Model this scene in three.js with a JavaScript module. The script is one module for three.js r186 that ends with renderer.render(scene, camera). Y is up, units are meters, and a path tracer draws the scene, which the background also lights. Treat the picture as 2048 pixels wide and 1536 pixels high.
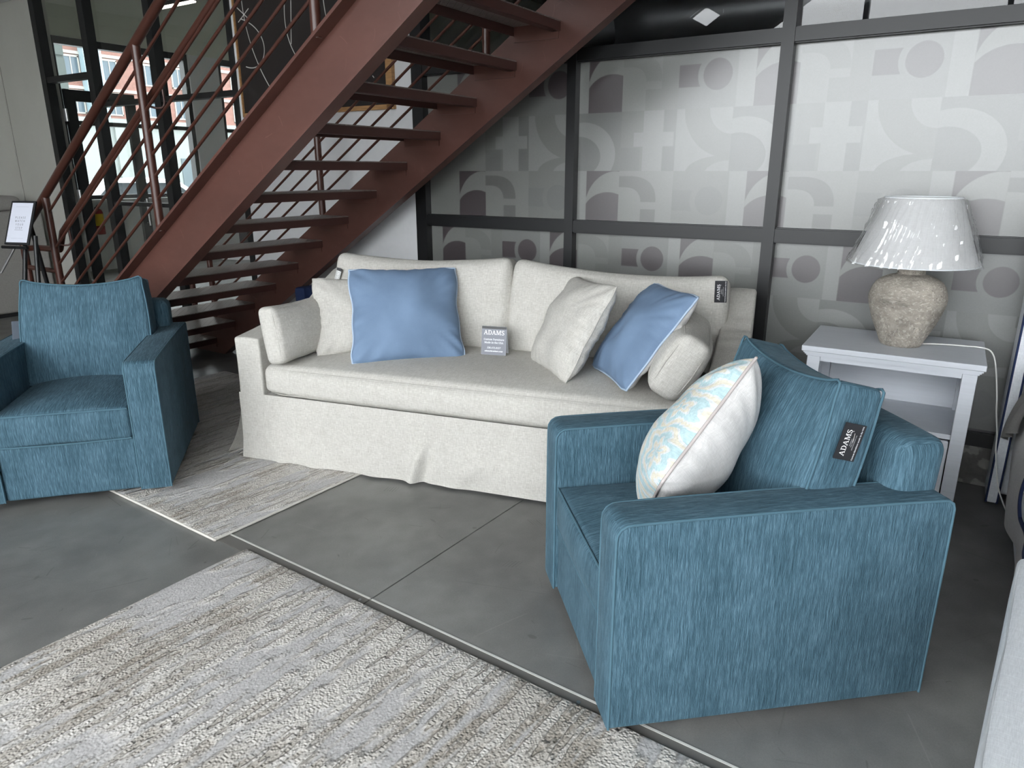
import * as THREE from 'three';
import { mergeGeometries, mergeVertices, toCreasedNormals } from 'three/addons/utils/BufferGeometryUtils.js';

// ------------------------------------------------------------ camera, sky, exposure
const scene = new THREE.Scene();
const EYE = new THREE.Vector3(0, 1.5, 0);
const PITCH = Math.atan(426 / 1420), YAW = 32.5 * Math.PI / 180;
const camera = new THREE.PerspectiveCamera(2 * Math.atan(768 / 1420) * 180 / Math.PI, 2048 / 1536, 0.05, 400);
camera.position.copy(EYE);
camera.lookAt(EYE.x - Math.sin(YAW) * Math.cos(PITCH), EYE.y - Math.sin(PITCH), EYE.z - Math.cos(YAW) * Math.cos(PITCH));
const renderer = new THREE.WebGLRenderer({ antialias: true });
renderer.toneMapping = THREE.LinearToneMapping;
renderer.toneMappingExposure = 1.0;
renderer.shadowMap.enabled = true;
renderer.shadowMap.type = THREE.PCFSoftShadowMap;
scene.background = new THREE.Color().setRGB(0.93, 0.97, 1.0);      // even overcast sky
scene.backgroundIntensity = 11.0;

// ------------------------------------------------------------ helpers
let seed = 7;
const rnd = () => { seed = (seed * 1664525 + 1013904223) >>> 0; return seed / 4294967296; };
function hash(i, j, s) { let h = (i * 374761393 + j * 668265263 + s * 974634777) | 0; h = Math.imul(h ^ (h >>> 13), 1274126177); return ((h ^ (h >>> 16)) >>> 0) / 4294967296; }
const fade = t => t * t * (3 - 2 * t);
// value noise, periodic over fx by fy cells; u, v in 0..1
function pn(u, v, fx, fy, s) {
  const x = u * fx, y = v * fy, i = Math.floor(x), j = Math.floor(y), a = fade(x - i), b = fade(y - j);
  const m = (k, n) => ((k % n) + n) % n, i0 = m(i, fx), i1 = m(i + 1, fx), j0 = m(j, fy), j1 = m(j + 1, fy);
  const p = hash(i0, j0, s), q = hash(i1, j0, s), r = hash(i0, j1, s), t = hash(i1, j1, s);
  return p + (q - p) * a + (r - p) * b + (p - q - r + t) * a * b;
}
const fbm = (u, v, fx, fy, s, o = 4) => { let r = 0, w = 0.5, n = 0; for (let k = 0; k < o; k++) { r += w * pn(u, v, fx << k, fy << k, s + k); n += w; w *= 0.5; } return r / n; };
const clamp = (x, a = 0, b = 1) => Math.min(b, Math.max(a, x));
const smooth = (a, b, x) => fade(clamp((x - a) / (b - a)));
const mix = (a, b, t) => a + (b - a) * t;
function tex(w, h, metresX, metresY, fn, color = true) {            // fn(u,v) -> [r,g,b] 0..255 or a grey 0..1
  const d = new Uint8Array(w * h * 4);
  for (let j = 0; j < h; j++) for (let i = 0; i < w; i++) {
    const c = fn((i + 0.5) / w, (j + 0.5) / h), k = (j * w + i) * 4;
    if (typeof c === 'number') d[k] = d[k + 1] = d[k + 2] = clamp(c) * 255; else { d[k] = clamp(c[0], 0, 255); d[k + 1] = clamp(c[1], 0, 255); d[k + 2] = clamp(c[2], 0, 255); }
    d[k + 3] = 255;
  }
  const t = new THREE.DataTexture(d, w, h, THREE.RGBAFormat);
  t.wrapS = t.wrapT = THREE.RepeatWrapping; t.magFilter = THREE.LinearFilter; t.minFilter = THREE.LinearMipmapLinearFilter; t.generateMipmaps = true;
  if (color) t.colorSpace = THREE.SRGBColorSpace;
  t.repeat.set(1 / metresX, 1 / metresY); t.needsUpdate = true;
  return t;
}
function canvasTex(w, h, draw) {
  const c = document.createElement('canvas'); c.width = w; c.height = h; draw(c.getContext('2d'), w, h);
  const t = new THREE.CanvasTexture(c); t.colorSpace = THREE.SRGBColorSpace; return t;
}
const std = o => new THREE.MeshStandardMaterial({ roughness: 0.8, ...o });
const phys = o => new THREE.MeshPhysicalMaterial({ roughness: 0.8, ...o });
const taken = {};
function numbered(n) { const k = taken[n] = (taken[n] ?? -1) + 1; return k ? n + '_' + String(k).padStart(3, '0') : n; }
function thing(name, label, category, pos = [0, 0, 0], turn = 0, group) {
  const o = new THREE.Group(); o.name = numbered(name); o.position.set(...pos); o.rotation.y = turn;
  o.userData = { label, category }; if (group) o.userData.group = group; scene.add(o); return o;
}
function struct(name) { const o = new THREE.Group(); o.name = name; o.userData = { kind: 'structure' }; scene.add(o); return o; }
function part(parent, name, geo, mat, pos, rot, label) {
  const m = new THREE.Mesh(geo, mat); m.name = name; m.castShadow = m.receiveShadow = true;
  if (pos) m.position.set(...pos); if (rot) m.rotation.set(...rot); if (label) m.userData.label = label;
  parent.add(m); return m;
}
function solo(name, label, category, geo, mat, pos, rot, group) {   // a thing that is one mesh
  const m = part(scene, numbered(name), geo, mat, pos, rot); m.userData = { label, category }; if (group) m.userData.group = group; return m;
}
// uv in metres, projected per triangle along its main axis
function metric(geo, along) {
  let g = geo.index ? geo.toNonIndexed() : geo; if (!g.attributes.normal) g.computeVertexNormals();
  const p = g.attributes.position, uv = new Float32Array(p.count * 2), a = new THREE.Vector3(), b = new THREE.Vector3(), c = new THREE.Vector3(), n = new THREE.Vector3();
  for (let i = 0; i < p.count; i += 3) {
    a.fromBufferAttribute(p, i); b.fromBufferAttribute(p, i + 1); c.fromBufferAttribute(p, i + 2);
    n.subVectors(b, a).cross(c.clone().sub(a)); const x = Math.abs(n.x), y = Math.abs(n.y), z = Math.abs(n.z);
    [a, b, c].forEach((q, k) => {
      let s, t; if (y >= x && y >= z) { s = q.x; t = q.z; } else if (x >= z) { s = q.z; t = q.y; } else { s = q.x; t = q.y; }
      if (along) [s, t] = [t, s];
      uv[(i + k) * 2] = s; uv[(i + k) * 2 + 1] = t;
    });
  }
  g.setAttribute('uv', new THREE.BufferAttribute(uv, 2)); return g;
}
function weld(g, keep = 1e-5) { g = g.clone(); g.deleteAttribute('uv'); g.deleteAttribute('normal'); g = mergeVertices(g, keep); g.computeVertexNormals(); return g; }
const T = (g, x = 0, y = 0, z = 0, rx = 0, ry = 0, rz = 0) => { if (rx) g.rotateX(rx); if (ry) g.rotateY(ry); if (rz) g.rotateZ(rz); return g.translate(x, y, z); };
const box = (w, h, d, x = 0, y = 0, z = 0) => metric(new THREE.BoxGeometry(w, h, d).translate(x, y, z));
const span = (x0, x1, y0, y1, z0, z1) => box(x1 - x0, y1 - y0, z1 - z0, (x0 + x1) / 2, (y0 + y1) / 2, (z0 + z1) / 2);
const merge = a => mergeGeometries(a.map(g => { g = g.index ? g.toNonIndexed() : g; for (const k of Object.keys(g.attributes)) if (!['position', 'normal', 'uv'].includes(k)) g.deleteAttribute(k); return g; }), false);
// rounded box with spare vertices; fn(v, u) may bend it; u is the place in -1..1 before rounding
function soft(w, h, d, r, seg = [10, 10, 10], fn) {
  const [nx, ny, nz] = seg, g = new THREE.BoxGeometry(1, 1, 1, nx + 6, ny + 6, nz + 6), p = g.attributes.position, half = [w / 2, h / 2, d / 2], N = [nx + 6, ny + 6, nz + 6];
  const rr = Math.min(r, w / 2 - 1e-4, h / 2 - 1e-4, d / 2 - 1e-4), v = new THREE.Vector3(), q = new THREE.Vector3();
  const table = (i, n, hf) => i <= 3 ? -hf + rr * i / 3 : i >= n - 3 ? hf - rr * (n - i) / 3 : -hf + rr + (2 * hf - 2 * rr) * (i - 3) / (n - 6);
  for (let i = 0; i < p.count; i++) {
    const c = [p.getX(i), p.getY(i), p.getZ(i)].map((s, k) => table(Math.round((s + 0.5) * N[k]), N[k], half[k]));
    v.set(...c); q.set(...c.map((s, k) => clamp(s, -half[k] + rr, half[k] - rr)));
    const u = new THREE.Vector3(c[0] / half[0], c[1] / half[1], c[2] / half[2]);
    const dv = v.clone().sub(q); if (dv.lengthSq() > 1e-12) v.copy(q).addScaledVector(dv.normalize(), rr);
    if (fn) fn(v, u);
    p.setXYZ(i, v.x, v.y, v.z);
  }
  return metric(weld(g));
}
class Path3 extends THREE.CurvePath { constructor(pts, closed) { super(); pts = pts.map(q => new THREE.Vector3(...q)); for (let i = 0; i + 1 < pts.length; i++) this.add(new THREE.LineCurve3(pts[i], pts[i + 1])); if (closed) this.add(new THREE.LineCurve3(pts[pts.length - 1], pts[0])); } }
const curve = (pts, closed = false, tension = 0.5) => new THREE.CatmullRomCurve3(pts.map(q => new THREE.Vector3(...q)), closed, 'catmullrom', tension);
const tube = (pts, r, n = 40, k = 8, closed = false, tension = 0.5) => new THREE.TubeGeometry(curve(pts, closed, tension), n, r, k, closed);
function rod(a, b, r, k = 10) {                                     // straight round bar with capped ends
  const A = new THREE.Vector3(...a), B = new THREE.Vector3(...b), L = A.distanceTo(B), g = new THREE.CylinderGeometry(r, r, L, k, 1);
  g.applyQuaternion(new THREE.Quaternion().setFromUnitVectors(new THREE.Vector3(0, 1, 0), B.clone().sub(A).normalize())); return g.translate((A.x + B.x) / 2, (A.y + B.y) / 2, (A.z + B.z) / 2);
}
function slab(pts, depth, z0 = 0, bevel = 0) {                      // polygon in x,y swept along z
  const s = new THREE.Shape(pts.map(q => new THREE.Vector2(...q)));
  const g = new THREE.ExtrudeGeometry(s, { depth: depth - 2 * bevel, bevelEnabled: bevel > 0, bevelSize: bevel, bevelThickness: bevel, bevelOffset: -bevel, bevelSegments: 3, curveSegments: 10 });
  return metric(g.translate(0, 0, z0 + bevel));
}
// knife-edge scatter pillow: u,v grid, two puffed faces
function pillow(w, h, t, o = {}) {
  const { pinch = 0.07, n = 36, s = 1, wr = 0.006, pow = 0.5, sag = 0, flat = 0 } = o, faces = [];
  const P = (u, v, side) => {
    const cr = 1 - 0.05 * smooth(0.7, 1, Math.abs(u)) * smooth(0.7, 1, Math.abs(v)) * Math.min(Math.abs(u), Math.abs(v));
    const x = cr * w / 2 * u * (1 - pinch * (1 - v * v)) * (1 + 0.012 * Math.sin(v * 9 + s)), y = cr * h / 2 * v * (1 - pinch * (1 - u * u)) + sag * (1 - u * u) * (v > 0 ? -v : 0);
    const e = Math.max(0, (1 - u * u) * (1 - v * v)), rim = Math.exp(-e * 5);
    let z = t / 2 * Math.pow(e, pow);
    const ang = Math.atan2(v, u), wav = Math.sin(ang * 17 + 3 * Math.sin(ang * 5 + s)) * 0.6 + Math.sin(ang * 29 + s * 2) * 0.4;
    z += wr * wav * rim * Math.pow(e, 0.35) * 1.6 + wr * 0.9 * (pn(u * 0.5 + 0.5, v * 0.5 + 0.5, 5, 5, s) - 0.5) * Math.pow(e, 0.5) * 2;
    return [x, y, side * Math.max(z, 0) - flat * 0];
  };
  for (const side of [1, -1]) {
    const pos = [], idx = [], uv = [];
    for (let j = 0; j <= n; j++) for (let i = 0; i <= n; i++) { const f = k => { const q = k / n * 2 - 1; return Math.sign(q) * (1 - Math.pow(1 - Math.abs(q), 1.35)); }; const u = f(i), v = f(j); pos.push(...P(u, v, side)); uv.push(u * w / 2, v * h / 2); }
    for (let j = 0; j < n; j++) for (let i = 0; i < n; i++) { const a = j * (n + 1) + i, b = a + 1, c = a + n + 1, d = c + 1; side > 0 ? idx.push(a, b, d, a, d, c) : idx.push(a, d, b, a, c, d); }
    const g = new THREE.BufferGeometry(); g.setAttribute('position', new THREE.Float32BufferAttribute(pos, 3)); g.setAttribute('uv', new THREE.Float32BufferAttribute(uv, 2)); g.setIndex(idx); g.computeVertexNormals(); faces.push(g);
  }
  const edge = []; const m = 26;
  for (let k = 0; k < m; k++) edge.push(P(-1 + 2 * k / m, 1, 1)); for (let k = 0; k < m; k++) edge.push(P(1, 1 - 2 * k / m, 1));
  for (let k = 0; k < m; k++) edge.push(P(1 - 2 * k / m, -1, 1)); for (let k = 0; k < m; k++) edge.push(P(-1, -1 + 2 * k / m, 1));
  return { front: faces[0], back: faces[1], both: mergeGeometries(faces), edge };
}
const basisQ = (n, up) => { const Z = new THREE.Vector3(...n).normalize(), X = new THREE.Vector3(...up).cross(Z).normalize(), Y = Z.clone().cross(X); return new THREE.Quaternion().setFromRotationMatrix(new THREE.Matrix4().makeBasis(X, Y, Z)); };

// ------------------------------------------------------------ textures and materials
const tealMap = tex(1024, 1024, 0.42, 0.42, (u, v) => {
  const w = v + 0.006 * (fbm(u, v, 5, 5, 40, 2) - 0.5);
  let s = 0.36 * pn(u, w, 170, 11, 11) + 0.34 * pn(u, w, 290, 18, 12) + 0.30 * pn(u, w, 420, 34, 13); s = (s - 0.5) * 1.25 + 0.47;
  const big = fbm(u, v, 4, 4, 15, 4) - 0.5; s = clamp(s + 0.42 * big + 0.26 * (hash(Math.floor(u * 1024), Math.floor(v * 1024), 5) - 0.5));
  return [mix(33, 92, s), mix(63, 121, s), mix(76, 137, s)];
});
const tealBump = tex(512, 512, 0.21, 0.21, (u, v) => 0.6 * pn(u, v, 120, 10, 21) + 0.4 * pn(u, v, 170, 40, 22), false);
const M = {};
M.teal = phys({ map: tealMap, bumpMap: tealBump, bumpScale: 0.0012, roughness: 0.85, sheen: 0.25, sheenRoughness: 0.5, sheenColor: new THREE.Color(0xa9c0ca) });
M.tealWelt = std({ color: 0x436270, roughness: 0.85 });
const weave = (base, amp, sd, tint = [1, 1, 1]) => tex(1024, 1024, 0.34, 0.34, (u, v) => {
  const a = pn(u, v, 340, 26, sd), b = pn(u, v, 26, 340, sd + 1), c = fbm(u, v, 6, 6, sd + 2, 3) - 0.5, h = hash(Math.floor(u * 1024), Math.floor(v * 1024), sd) - 0.5;
  const s = (a - 0.5) * 0.9 + (b - 0.5) * 0.9 + h * 0.7 + c * 0.12;
  return base.map((q, k) => q + amp * s * tint[k]);
});
const weaveBump = tex(512, 512, 0.1, 0.1, (u, v) => 0.5 + 0.25 * Math.sin(u * Math.PI * 2 * 64) * (0.5 + pn(u, v, 64, 16, 31)) + 0.25 * Math.sin(v * Math.PI * 2 * 64) * (0.5 + pn(u, v, 16, 64, 32)), false);
M.linen = std({ map: weave([192, 189, 182], 26, 51, [1, 1.02, 1.06]), bumpMap: weaveBump, bumpScale: 0.0006, roughness: 0.95 });
M.whiteLinen = std({ map: weave([214, 217, 221], 16, 61), bumpMap: weaveBump, bumpScale: 0.0005, roughness: 0.95 });
M.velvet = phys({ map: tex(512, 512, 0.5, 0.5, (u, v) => { const s = fbm(u, v, 4, 4, 71, 4) - 0.5 + 0.25 * (hash(Math.floor(u * 512), Math.floor(v * 512), 7) - 0.5); return [106 + 22 * s, 128 + 24 * s, 155 + 26 * s]; }), roughness: 0.8, sheen: 0.5, sheenRoughness: 0.35, sheenColor: new THREE.Color(0xb4c2d4) });
M.velvetWelt = std({ color: 0xa6b7ca, roughness: 0.7 });
M.offWhite = std({ map: weave([206, 204, 202], 14, 81), bumpMap: weaveBump, bumpScale: 0.0005, roughness: 0.95 });
M.ikat = std({ map: tex(1024, 1024, 0.5, 0.5, (u, v) => {
  const q = (u - 0.5) * 2, w = (v - 0.5) * 2, j = 0.035 * (pn(u, v, 90, 10, 91) - 0.5) + 0.05 * (fbm(u, v, 6, 6, 92, 2) - 0.5), ax = Math.abs(q) + j;
  const d = Math.hypot(ax - 0.25, (Math.abs(w) % 0.7) - 0.35) + 0.05 * Math.sin(Math.atan2((Math.abs(w) % 0.7) - 0.35, ax - 0.25) * 6) + j;
  const ring = Math.sin(d * 31 + 1.2), st = pn(u, v, 220, 60, 93);
  const aqua = [174, 198, 202], white = [204, 208, 209], cream = [208, 203, 188];
  const c = ring > 0.25 ? aqua : ring < -0.62 ? cream : white; const k = 12 * (st - 0.5) + 10 * (pn(u, v, 260, 260, 94) - 0.5);
  return c.map(x => x + k * 1.6);
}), bumpMap: weaveBump, bumpScale: 0.0005, roughness: 0.95 });
M.ikatWelt = std({ color: 0xb9b0ad, roughness: 0.9 });
M.navy = std({ color: 0x172446, roughness: 0.9 });
M.taupe = std({ map: weave([150, 147, 143], 14, 101), bumpMap: weaveBump, bumpScale: 0.0006, roughness: 0.95 });
const concreteMap = canvasTex(2048, 2048, (c, W, H) => {
  const im = c.createImageData(W, H);
  for (let j = 0; j < H; j++) for (let i = 0; i < W; i++) {
    const u = i / W, v = j / H, a = fbm(u, v, 4, 4, 111, 5) - 0.5, b = fbm(u + 0.05 * a, v, 14, 11, 112, 4) - 0.5, g = fbm(u, v, 70, 60, 113, 2) - 0.5, h = hash(i, j, 9) - 0.5;
    const k = 112 + 42 * a + 34 * b + 14 * g + 9 * h, q = (j * W + i) * 4; im.data[q] = k; im.data[q + 1] = k * 0.995; im.data[q + 2] = k * 0.975; im.data[q + 3] = 255;
  }
  c.putImageData(im, 0, 0); c.lineCap = 'round';
  for (let k = 0; k < 420; k++) { const x = rnd() * W, y = rnd() * H, a = rnd() * 6.28, l = 8 + rnd() * rnd() * 190; c.strokeStyle = rnd() < 0.72 ? `rgba(52,50,48,${0.10 + 0.3 * rnd()})` : `rgba(165,163,158,${0.08 + 0.2 * rnd()})`; c.lineWidth = 0.7 + rnd() * 1.3; c.beginPath(); c.moveTo(x, y); c.quadraticCurveTo(x + l * 0.5 * Math.cos(a) + 8 * (rnd() - 0.5), y + l * 0.5 * Math.sin(a), x + l * Math.cos(a), y + l * Math.sin(a)); c.stroke(); }
  for (let k = 0; k < 60; k++) { const x = rnd() * W, y = rnd() * H; c.fillStyle = `rgba(58,55,52,${0.15 + 0.25 * rnd()})`; c.beginPath(); c.ellipse(x, y, 2 + rnd() * 9, 1 + rnd() * 4, rnd() * 3, 0, 6.28); c.fill(); }
  for (let k = 0; k < 16; k++) { const x = rnd() * W, y = rnd() * H, a = rnd() * 3; for (let m = 0; m < 5; m++) { c.strokeStyle = `rgba(46,44,42,${0.12 + 0.2 * rnd()})`; c.lineWidth = 2; c.beginPath(); c.moveTo(x + m * 6, y + m * 3); c.lineTo(x + m * 6 + 26 * Math.cos(a), y + m * 3 + 26 * Math.sin(a)); c.stroke(); } }
});
concreteMap.wrapS = concreteMap.wrapT = THREE.RepeatWrapping; concreteMap.repeat.set(1 / 4.1, 1 / 4.1);
M.concrete = std({
  map: concreteMap,
  roughnessMap: tex(1024, 1024, 4.1, 4.1, (u, v) => { const k = 0.40 + 0.22 * (fbm(u, v, 8, 8, 121, 5) - 0.5) + 0.10 * (fbm(u, v, 50, 50, 122, 2) - 0.5); return [0, k * 255, 0]; }, false), roughness: 1.0,
});
M.curb = std({ map: tex(512, 512, 0.8, 0.8, (u, v) => { const a = fbm(u, v, 8, 8, 131, 5), b = smooth(0.5, 0.62, fbm(u, v, 14, 14, 132, 4)); const k = 88 + 50 * (a - 0.5) + 34 * b; return [k, k * 0.99, k * 0.96]; }), bumpMap: tex(512, 512, 0.8, 0.8, (u, v) => fbm(u, v, 20, 20, 133, 4), false), bumpScale: 0.012, roughness: 0.95 });
M.sealant = std({ color: 0xc9c9c4, roughness: 0.8 });
M.stripMetal = std({ color: 0x676561, roughness: 0.6 });
M.steel = std({ color: 0xb8b8b8, roughness: 0.3, metalness: 0.9 });
// rug: matted grey ground with raised cream pile in broken streaks
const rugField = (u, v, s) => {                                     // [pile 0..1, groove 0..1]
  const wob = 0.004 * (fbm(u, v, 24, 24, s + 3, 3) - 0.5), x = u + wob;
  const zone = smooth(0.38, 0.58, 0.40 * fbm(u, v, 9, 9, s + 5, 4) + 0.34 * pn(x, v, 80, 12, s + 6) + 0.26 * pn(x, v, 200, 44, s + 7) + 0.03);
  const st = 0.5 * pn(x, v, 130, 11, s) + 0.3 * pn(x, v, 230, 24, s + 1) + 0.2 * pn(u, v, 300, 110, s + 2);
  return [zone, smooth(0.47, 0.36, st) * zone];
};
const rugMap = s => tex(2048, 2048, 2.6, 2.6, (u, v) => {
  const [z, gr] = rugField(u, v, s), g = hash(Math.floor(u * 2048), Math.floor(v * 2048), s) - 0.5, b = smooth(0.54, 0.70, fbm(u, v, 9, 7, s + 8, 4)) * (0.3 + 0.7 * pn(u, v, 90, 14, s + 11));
  let c = [mix(178, 193, z), mix(176, 189, z), mix(175, 183, z)]; const t = clamp(b * 0.4 * z + gr * 0.42); c = [mix(c[0], 138, t), mix(c[1], 130, t), mix(c[2], 119, t)];  // shade of the carved grooves painted into the colour, beside the taupe patches
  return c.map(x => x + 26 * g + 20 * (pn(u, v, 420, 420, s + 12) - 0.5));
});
const rugBump = s => tex(2048, 2048, 2.6, 2.6, (u, v) => { const [z, gr] = rugField(u, v, s); return 0.12 + 0.55 * z * (1 - 0.95 * gr) + 0.3 * pn(u, v, 520, 520, s + 13) * (0.35 + 0.65 * z); }, false);
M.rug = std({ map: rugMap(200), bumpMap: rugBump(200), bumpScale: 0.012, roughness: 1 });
M.rugEdge = std({ color: 0xc9c5bd, roughness: 1 });
const redBase = (u, v) => { const a = fbm(u, v, 6, 6, 141, 5) - 0.5, b = fbm(u, v, 40, 40, 142, 3) - 0.5; return [90 + 16 * a + 6 * b, 59 + 11 * a + 6 * b, 52 + 10 * a + 6 * b]; };
M.red = std({ map: canvasTex(1024, 512, (c, w, h) => {
  const im = c.createImageData(w, h); for (let j = 0; j < h; j++) for (let i = 0; i < w; i++) { const q = redBase(i / w, j / h), k = (j * w + i) * 4; im.data[k] = q[0]; im.data[k + 1] = q[1]; im.data[k + 2] = q[2]; im.data[k + 3] = 255; } c.putImageData(im, 0, 0);
  for (let k = 0; k < 70; k++) { c.strokeStyle = `rgba(190,150,140,${0.08 + 0.22 * rnd()})`; c.lineWidth = 0.6 + rnd(); c.beginPath(); const x = rnd() * w, y = rnd() * h, a = rnd() * 6.28, l = 6 + rnd() * 30; c.moveTo(x, y); c.quadraticCurveTo(x + l * 0.5 * Math.cos(a) + 4, y + l * 0.5 * Math.sin(a), x + l * Math.cos(a), y + l * Math.sin(a)); c.stroke(); }
}), roughness: 0.42 });
M.red.map.wrapS = M.red.map.wrapT = THREE.RepeatWrapping; M.red.map.repeat.set(1 / 2, 1);
M.redPipe = std({ color: 0x45271f, roughness: 0.34 });
M.tread = std({ color: 0x4a2f2a, roughness: 0.5 });
M.treadTop = std({ color: 0x8a817b, roughness: 0.42, metalness: 0.3, bumpMap: tex(512, 512, 0.16, 0.16, (u, v) => { const a = (u * 6) % 1, b = (v * 6) % 1, alt = (Math.floor(u * 6) + Math.floor(v * 6)) % 2; const x = alt ? a - b : a + b - 1, y = alt ? a + b - 1 : a - b; return Math.exp(-x * x * 60 - y * y * 5); }, false), bumpScale: 0.008 });
M.black = std({ color: 0x131416, roughness: 0.42 });
M.blackMatt = std({ color: 0x15161a, roughness: 0.6 });
M.wallWhite = std({ map: tex(512, 512, 2, 2, (u, v) => { const k = 214 + 8 * (fbm(u, v, 6, 6, 151, 4) - 0.5) + 4 * (fbm(u, v, 80, 80, 152, 2) - 0.5); return [k, k * 1.002, k * 1.008]; }), roughness: 0.85 });
M.wallGrey = std({ map: tex(512, 512, 2, 2, (u, v) => { const k = 198 + 8 * (fbm(u, v, 6, 6, 153, 4) - 0.5); return [k, k * 0.995, k * 0.96]; }), roughness: 0.9 });
M.wallBlock = std({ color: 0xcfd1c6, roughness: 0.9 });
M.ceiling = std({ color: 0xb9b9b6, roughness: 0.9 });
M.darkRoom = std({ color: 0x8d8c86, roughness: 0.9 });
M.glass = phys({ color: 0xffffff, roughness: 0.0, metalness: 0, transmission: 1, thickness: 0, ior: 1.5 });
M.glassTint = phys({ color: new THREE.Color().setRGB(0.55, 0.58, 0.57), roughness: 0.0, transmission: 1, thickness: 0, ior: 1.5 });  // grey tint added to dim the bright outdoors behind the far windows
M.board = std({ map: canvasTex(1024, 820, (c, w, h) => {
  c.fillStyle = '#201a19'; c.fillRect(0, 0, w, h); c.strokeStyle = 'rgba(225,225,220,0.85)'; c.lineCap = 'round'; c.lineWidth = 5;
  const X = m => (m + 5.06) / 1.52 * w, Y = m => h - (m - 1.94) / 1.22 * h;
  const line = (...q) => { c.beginPath(); c.moveTo(X(q[0][0]), Y(q[0][1])); if (q.length === 3) c.quadraticCurveTo(X(q[1][0]), Y(q[1][1]), X(q[2][0]), Y(q[2][1])); else if (q.length === 4) c.bezierCurveTo(X(q[1][0]), Y(q[1][1]), X(q[2][0]), Y(q[2][1]), X(q[3][0]), Y(q[3][1])); else c.lineTo(X(q[1][0]), Y(q[1][1])); c.stroke(); };
  line([-4.97, 2.78], [-4.97, 2.35], [-4.62, 1.98]); line([-5.0, 2.62], [-4.62, 2.5], [-4.75, 2.2], [-4.99, 2.28]); line([-4.46, 2.8], [-4.6, 2.45], [-4.33, 2.22]); line([-4.42, 2.75], [-4.46, 2.4]); line([-4.18, 2.6], [-4.16, 2.42]); line([-4.1, 2.72], [-4.1, 2.45], [-3.97, 2.35]);
  line([-5.03, 2.7], [-4.92, 2.62]); line([-5.03, 2.6], [-4.9, 2.68]); line([-4.35, 2.3], [-4.27, 2.2]); line([-3.75, 2.2], [-3.72, 2.18], [-3.68, 2.18]); line([-4.85, 2.8], [-4.7, 2.86], [-4.6, 2.78]); line([-3.67, 2.13], [-3.66, 2.12]); line([-3.66, 2.09], [-3.655, 2.085]);
}), roughness: 0.7 });
M.oak = std({ map: tex(256, 256, 0.3, 0.3, (u, v) => { const s = pn(u, v, 6, 40, 161) * 0.6 + pn(u, v, 3, 90, 162) * 0.4; return [150 + 40 * s, 112 + 34 * s, 72 + 26 * s]; }), roughness: 0.6 });
M.tablePaint = std({ map: tex(512, 512, 0.6, 0.6, (u, v) => { const k = 192 + 5 * (pn(u, v, 4, 90, 171) - 0.5) + 4 * (fbm(u, v, 5, 5, 172, 3) - 0.5); return [k, k * 1.018, k * 1.05]; }), roughness: 0.5 });
M.lampClay = std({
  map: tex(1024, 1024, 1, 1, (u, v) => {
    const a = fbm(u, v, 10, 14, 181, 5), b = fbm(u, v, 70, 110, 182, 3), c = smooth(0.58, 0.72, fbm(u, v, 110, 160, 183, 2)), d = smooth(0.58, 0.74, fbm(u, v, 12, 18, 184, 5)), pit = smooth(0.93, 0.97, pn(u, v, 60, 100, 185));
    const k = 1 + 0.26 * (a - 0.5) + 0.22 * (b - 0.5) - 0.12 * d - 0.25 * pit;
    return [152 * k + 22 * c, 145 * k + 22 * c, 135 * k + 22 * c];
  }),
  bumpMap: tex(1024, 1024, 1, 1, (u, v) => 0.6 * fbm(u, v, 70, 110, 182, 3) + 0.4 * smooth(0.5, 0.7, fbm(u, v, 110, 160, 183, 2)), false), bumpScale: 0.003, roughness: 0.92,
});
M.shade = phys({ map: tex(512, 512, 0.2, 0.2, (u, v) => { const k = 222 + 7 * (pn(u, v, 120, 16, 191) - 0.5) + 7 * (pn(u, v, 16, 120, 192) - 0.5); return [k, k, k]; }), roughness: 0.9, transmission: 0.25, thickness: 0, side: THREE.DoubleSide });
M.wrap = phys({ color: 0xffffff, roughness: 0.05, transmission: 1, thickness: 0, ior: 1.75, side: THREE.DoubleSide });
M.cord = std({ color: 0xd8d8d4, roughness: 0.45 });
M.tagBlack = std({ color: 0x1a1a1e, roughness: 0.4 });

// ------------------------------------------------------------ the setting
const XL = -9.02, XR = 3.4, ZB = -3.987, ZF = 2.6, CEIL = 5.2;
{ // floor: poured slabs with saw-cut joints, a screwed-down joint strip and a bead of sealant
  const f = struct('floor'); f.position.set(-1.65, 0, -1.625); f.rotation.y = -0.04;
  part(f, 'subfloor', span(-10.6, 6, -0.2, -0.10, -10, 5), M.blackMatt);
  const cut = (n, ...a) => part(f, n, span(...a), M.concrete);
  cut('slab', -10.6, -0.003, -0.10, 0, -10, -0.008); cut('slab_001', 0.003, 6, -0.10, 0, -10, -0.008);
  cut('slab_002', -10.6, -0.003, -0.10, 0, 0.058, 5); cut('slab_003', 0.003, 6, -0.10, 0, 0.058, 5);
  part(f, 'joint_sealant', merge([span(-10.6, -0.004, -0.05, 0.002, -0.008, 0), span(0.004, 6, -0.05, 0.002, -0.008, 0)]), M.sealant);
  part(f, 'joint_strip', span(-10.6, -0.003, -0.05, 0.001, 0.0005, 0.056), M.stripMetal); part(f, 'joint_strip_001', span(0.003, 6, -0.05, 0.001, 0.0005, 0.056), M.stripMetal);
  for (let k = 0; k < 4; k++) part(f, 'screw', new THREE.CylinderGeometry(0.006, 0.006, 0.002, 12).translate(-1.86 + k * 0.915, 0.0015, 0.022), M.steel);
}
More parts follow.
